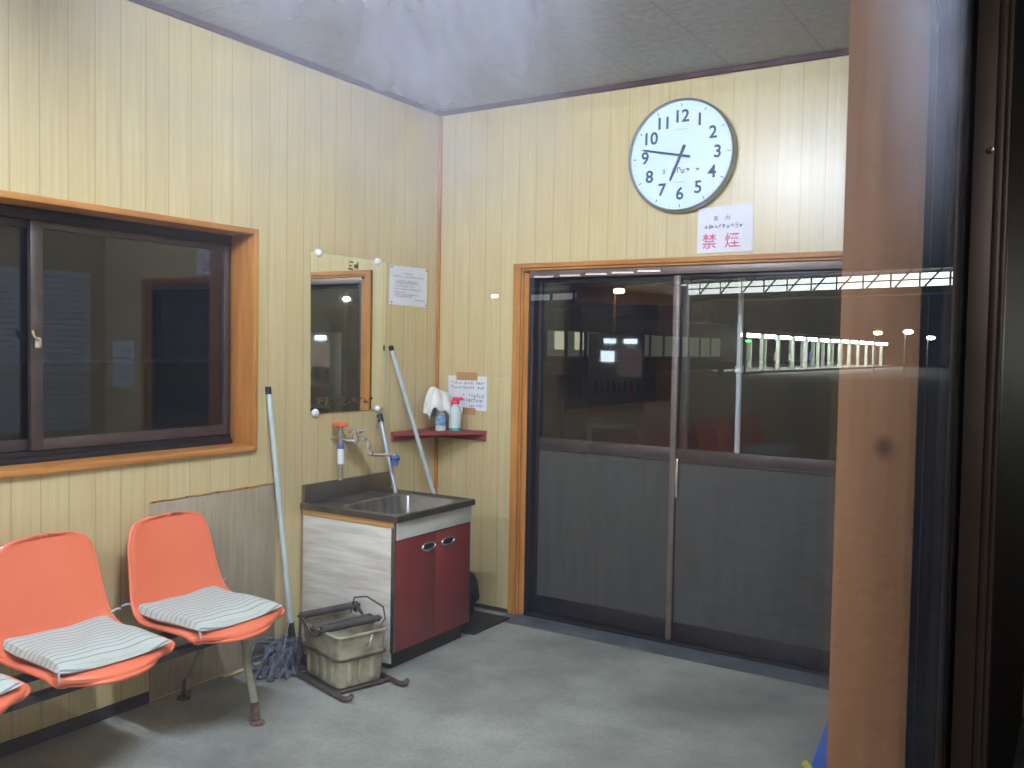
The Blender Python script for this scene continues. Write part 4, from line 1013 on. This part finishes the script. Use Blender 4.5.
# carriage with lit windows
ca = thing('rail_carriage', 'dark rail carriage with a row of lit windows mirrored in the left door pane', 'train', (24.4, 40, -0.1))
bm = bmesh.new(); box(bm, (23.04, 26, 0.35), (25.9, 56, 3.3), 0.25, 3); obj('carriage_body', bm, speckle('dark_carriage_paint', (44, 42, 50), (58, 54, 60), rough=0.4, scale=1), ca)
mw = emit('carriage_window_light', (0.80, 0.82, 0.52), 2.6); mw2 = emit('carriage_window_dim', (0.62, 0.70, 0.5), 0.30)
for i in range(12):
    yy = 29.9+i*1.85
    wn_ = obj('carriage_window', boxes([((23.0, yy, 1.2), (23.05, yy+1.45, 2.33))]), mw2, ca, smooth=False)
    if i < 3: obj('bright_pane', boxes([((22.985, yy+0.55, 1.5), (22.998, yy+1.4, 2.30))]), mw, wn_, smooth=False)
for yy in (29, 33, 49, 53):
    bm = bmesh.new(); lathe(bm, [(0.43, -0.06), (0.43, 0.06), (0.36, 0.08)], (23.4, yy, 0.29), 20, 'x'); obj('wheel', bm, M['darksteel'], ca)
# footbridge over the tracks
mb = emit('footbridge_window_light', (0.86, 0.95, 0.92), 2.6)
fb = thing('footbridge', 'lit footbridge crossing the tracks mirrored above the platform lamps', 'bridge', (24, 62, 0))
C0 = Vector((3.035, -4.456, 1.55)); hB = 4.6
def bp(px, k):      # place along the bridge from the two measured ends
    return None
E1 = Vector((3.067+1.30*hB, -4.456+13.07*hB, 0)); E2 = Vector((3.067+6.0*hB, -4.456+14.3*hB, 0)); E3 = Vector((3.067+9.6*hB, -4.456+15.35*hB, 0))
dirv = (E3-E1).normalized(); nrm = Vector((dirv.y, -dirv.x, 0)); LB = (E3-E1).length
MB = Matrix(((dirv.x, nrm.x, 0, E1.x), (dirv.y, nrm.y, 0, E1.y), (0, 0, 1, 0), (0, 0, 0, 1)))
bm = bmesh.new(); box(bm, (0, -2.4, 5.35), (LB, 0, 5.75), M4=MB); box(bm, (0, -2.5, 6.82), (LB, 0.1, 6.95), M4=MB); obj('bridge_deck', bm, M['roofm'], fb, smooth=False)
Llit = (E2-E1).length; nb = 12; bw = Llit/nb
for i in range(nb):
    bm = bmesh.new(); box(bm, (i*bw+0.05, -1.2, 5.80), (i*bw+bw-0.1, -1.15, 6.22), M4=MB); box(bm, (i*bw+0.05, -1.2, 6.32), (i*bw+bw-0.1, -1.15, 6.66), M4=MB)
    obj('lit_panel', bm, mb, fb, smooth=False)
for i in range(nb):
    bm = bmesh.new(); tube(bm, [MB @ Vector((i*bw, -0.05, 6.8)), MB @ Vector((i*bw+bw*0.55, -0.05, 5.75))], 0.06, 6); obj('truss_brace', bm, M['roofm'], fb)
mb3 = emit('footbridge_dim_window', (0.8, 0.86, 0.9), 0.9); wl = (LB-Llit-6)/4
for i in range(4):
    bm = bmesh.new(); box(bm, (Llit+6+i*wl, -1.2, 5.85), (Llit+6+(i+0.85)*wl, -1.15, 6.4), M4=MB); obj('lit_panel', bm, mb3, fb, smooth=False)
for s in (0.02, 0.5, 0.98):
    bm = bmesh.new(); box(bm, (LB*s-0.25, -1.6, -0.16), (LB*s+0.25, -1.1, 5.4), M4=MB); obj('bridge_pier', bm, M['roofm'], fb, smooth=False)
# nearer canopy edge with short lamps, high in the left pane
for i in range(5):
    px = 540+i*26; az = math.radians(-32.35)+math.atan((px-512)/912.0)
    F_ = 13.5-1.3*i/4; F_ *= 2.6
    rr = F_/math.cos(math.atan((px-512)/912.0))
    x, y = 3.035-rr*math.sin(az), -4.456+rr*math.cos(az)
    r = thing('canopy_lamp', 'short white lamp high in the left door pane mirror image', 'lamp', (x, y, 1.55+2.75), math.radians(-10), 'row of short lamps high in the left door pane')
    obj('lamp_tube', boxes([((-0.45, -0.05, -0.05), (0.35, 0.05, 0.0))], 0.02), emit('short_lamp_light', (0.95, 0.9, 0.96), 4.0), r, world=False)
    obj('lamp_base', boxes([((-0.42, -0.04, 0.0), (0.32, 0.04, 0.06))]), M['housing'], r, smooth=False, world=False)
# lamps on poles
def lamp_post(px, py, dist, col, st, label, r=0.16):
    az = math.radians(-32.35)+math.atan((px-512)/912.0); hz = 347.5+(px-512)*0.0173
    x, y = 3.035-dist*math.sin(az), -4.456+dist*math.cos(az)
    z = 1.55+(hz-py)/912.0*dist*math.cos(math.atan((px-512)/912.0))
    t_ = thing('lamp_post', label, 'lamp', (x, y, -0.16))
    bm = bmesh.new(); tube(bm, [(x, y, -0.16), (x, y, z+0.25)], 0.05, 8); tube(bm, [(x, y, z+0.25), (x-0.3, y-0.3, z+0.25)], 0.035, 8); obj('post', bm, M['roofm'], t_)
    bm = bmesh.new(); bmesh.ops.create_icosphere(bm, subdivisions=2, radius=r)
    for v in bm.verts: v.co = Vector((x-0.3+v.co.x*1.3, y-0.3+v.co.y, z+v.co.z*0.6))
    obj('lamp_head', bm, emit('lamp_head_light', col, st), t_)
    bm = bmesh.new(); lathe(bm, [(r*1.6, 0.0), (r*1.0, r*0.7), (0.0, r*0.9)], (x-0.3, y-0.3, z+r*0.5), 14); obj('shade', bm, M['roofm'], t_)
lamp_post(612, 292, 30, (1.0, 0.42, 0.12), 160, 'orange street lamp glowing in the left door pane', 0.15)
lamp_post(490, 297, 30, (1.0, 0.95, 0.8), 60, 'white lamp mirrored on the cream wall left of the door', 0.09)
lamp_post(873, 333, 85, (1.0, 0.7, 0.4), 30, 'warm lamp mirrored on the left part of the wooden jamb', 0.28)
lamp_post(903, 332, 85, (0.9, 1.0, 0.8), 60, 'greenish white lamp mirrored on the right part of the wooden jamb', 0.30)
lamp_post(926, 338, 95, (0.85, 1.0, 0.95), 50, 'small white lamp mirrored in the dark sash right of the jamb', 0.28)
lamp_post(686, 331, 70, (0.4, 1.0, 0.5), 14, 'small green lamp just right of the door stile', 0.16)
lamp_post(744, 341, 68, (0.1, 1.0, 0.2), 8, 'bright green signal lamp beside the vertical pipe', 0.17)
# vending machine
vm = thing('vending_machine', 'lit white vending machine outside mirrored in the left door pane', 'vending machine', (9.3, 8.4, -0.16), math.radians(-28))
bm = bmesh.new(); box(bm, (-0.42, -0.35, 0.0), (0.42, 0.35, 1.95), 0.03); obj('cabinet', bm, M['whiteplastic'], vm, world=False)
obj('display_window', boxes([((0.04, -0.37, 1.52), (0.24, -0.352, 1.68)), ((0.02, -0.37, 1.80), (0.20, -0.352, 1.87)), ((-0.30, -0.37, 1.80), (-0.10, -0.352, 1.87))]), emit('vending_display', (0.75, 0.9, 1.0), 5.0), vm, smooth=False, world=False)
for rz_ in (1.05,):
    for i in range(8):
        bm = bmesh.new(); lathe(bm, [(0.03, 0), (0.032, 0.01), (0.032, 0.13), (0.02, 0.16), (0.012, 0.19)], (-0.31+i*0.088, -0.405, rz_), 10)
        obj('bottle', bm, [M['labelblue'], M['tap_orange'], M['teal']][i % 3], vm, world=False)
obj('product_panel', boxes([((-0.38, -0.366, 1.3), (-0.02, -0.352, 1.74))]), emit('vending_products', (0.8, 0.6, 0.55), 0.18), vm, smooth=False, world=False)
obj('delivery_slot', boxes([((-0.35, -0.365, 0.25), (0.35, -0.351, 0.5))]), M['kick'], vm, smooth=False, world=False)
obj('red_panel', boxes([((-0.42, -0.36, 0.58), (0.42, -0.351, 0.92))]), M['red'], vm, smooth=False, world=False)

az = math.radians(-32.35)+math.atan((630-512)/912.0)
sx, sy = 3.067-31*math.sin(az), -4.456+31*math.cos(az)
sh_ = thing('lamp_glow_shelter', 'small canopy roof added to catch the orange glow of the street lamp', 'shelter', (sx, sy, -0.16), math.radians(-25))  # roof piece put beside the orange lamp to show its glow
obj('shelter_roof', boxes([((-1.9, 0.5, 3.25), (1.9, 0.62, 3.9))]), M['concrete'], sh_, smooth=False, world=False)
for xx in (-1.7, 1.7): obj('shelter_post', boxes([((xx-0.05, 0.5, 0.0), (xx+0.05, 0.6, 3.25))]), M['roofm'], sh_, smooth=False, world=False)

pf = thing('fill_lamp', 'unseen white fill lamp added outside behind the viewpoint', 'lamp', (5.2, -8.5, 3.2))  # unseen lamp added to brighten the outer frame and the pane smears
bm = bmesh.new(); lathe(bm, [(0.0, 3.0), (0.14, 3.02), (0.18, 3.1), (0.16, 3.17)], (5.2, -8.5, 0), 20); obj('lamp_globe', bm, emit('fill_lamp_light', (1.0, 0.93, 0.86), 170.0), pf)
bm = bmesh.new(); lathe(bm, [(0.17, 3.17), (0.19, 3.18), (0.19, 3.24), (0.0, 3.25)], (5.2, -8.5, 0), 20); tube(bm, [(5.2, -8.5, 3.24), (5.2, -8.5, 3.5)], 0.02, 8); tube(bm, [(5.2, -8.5, 3.5), (3.17, -8.5, 3.5)], 0.03, 8); obj('lamp_bracket', bm, M['roofm'], pf)
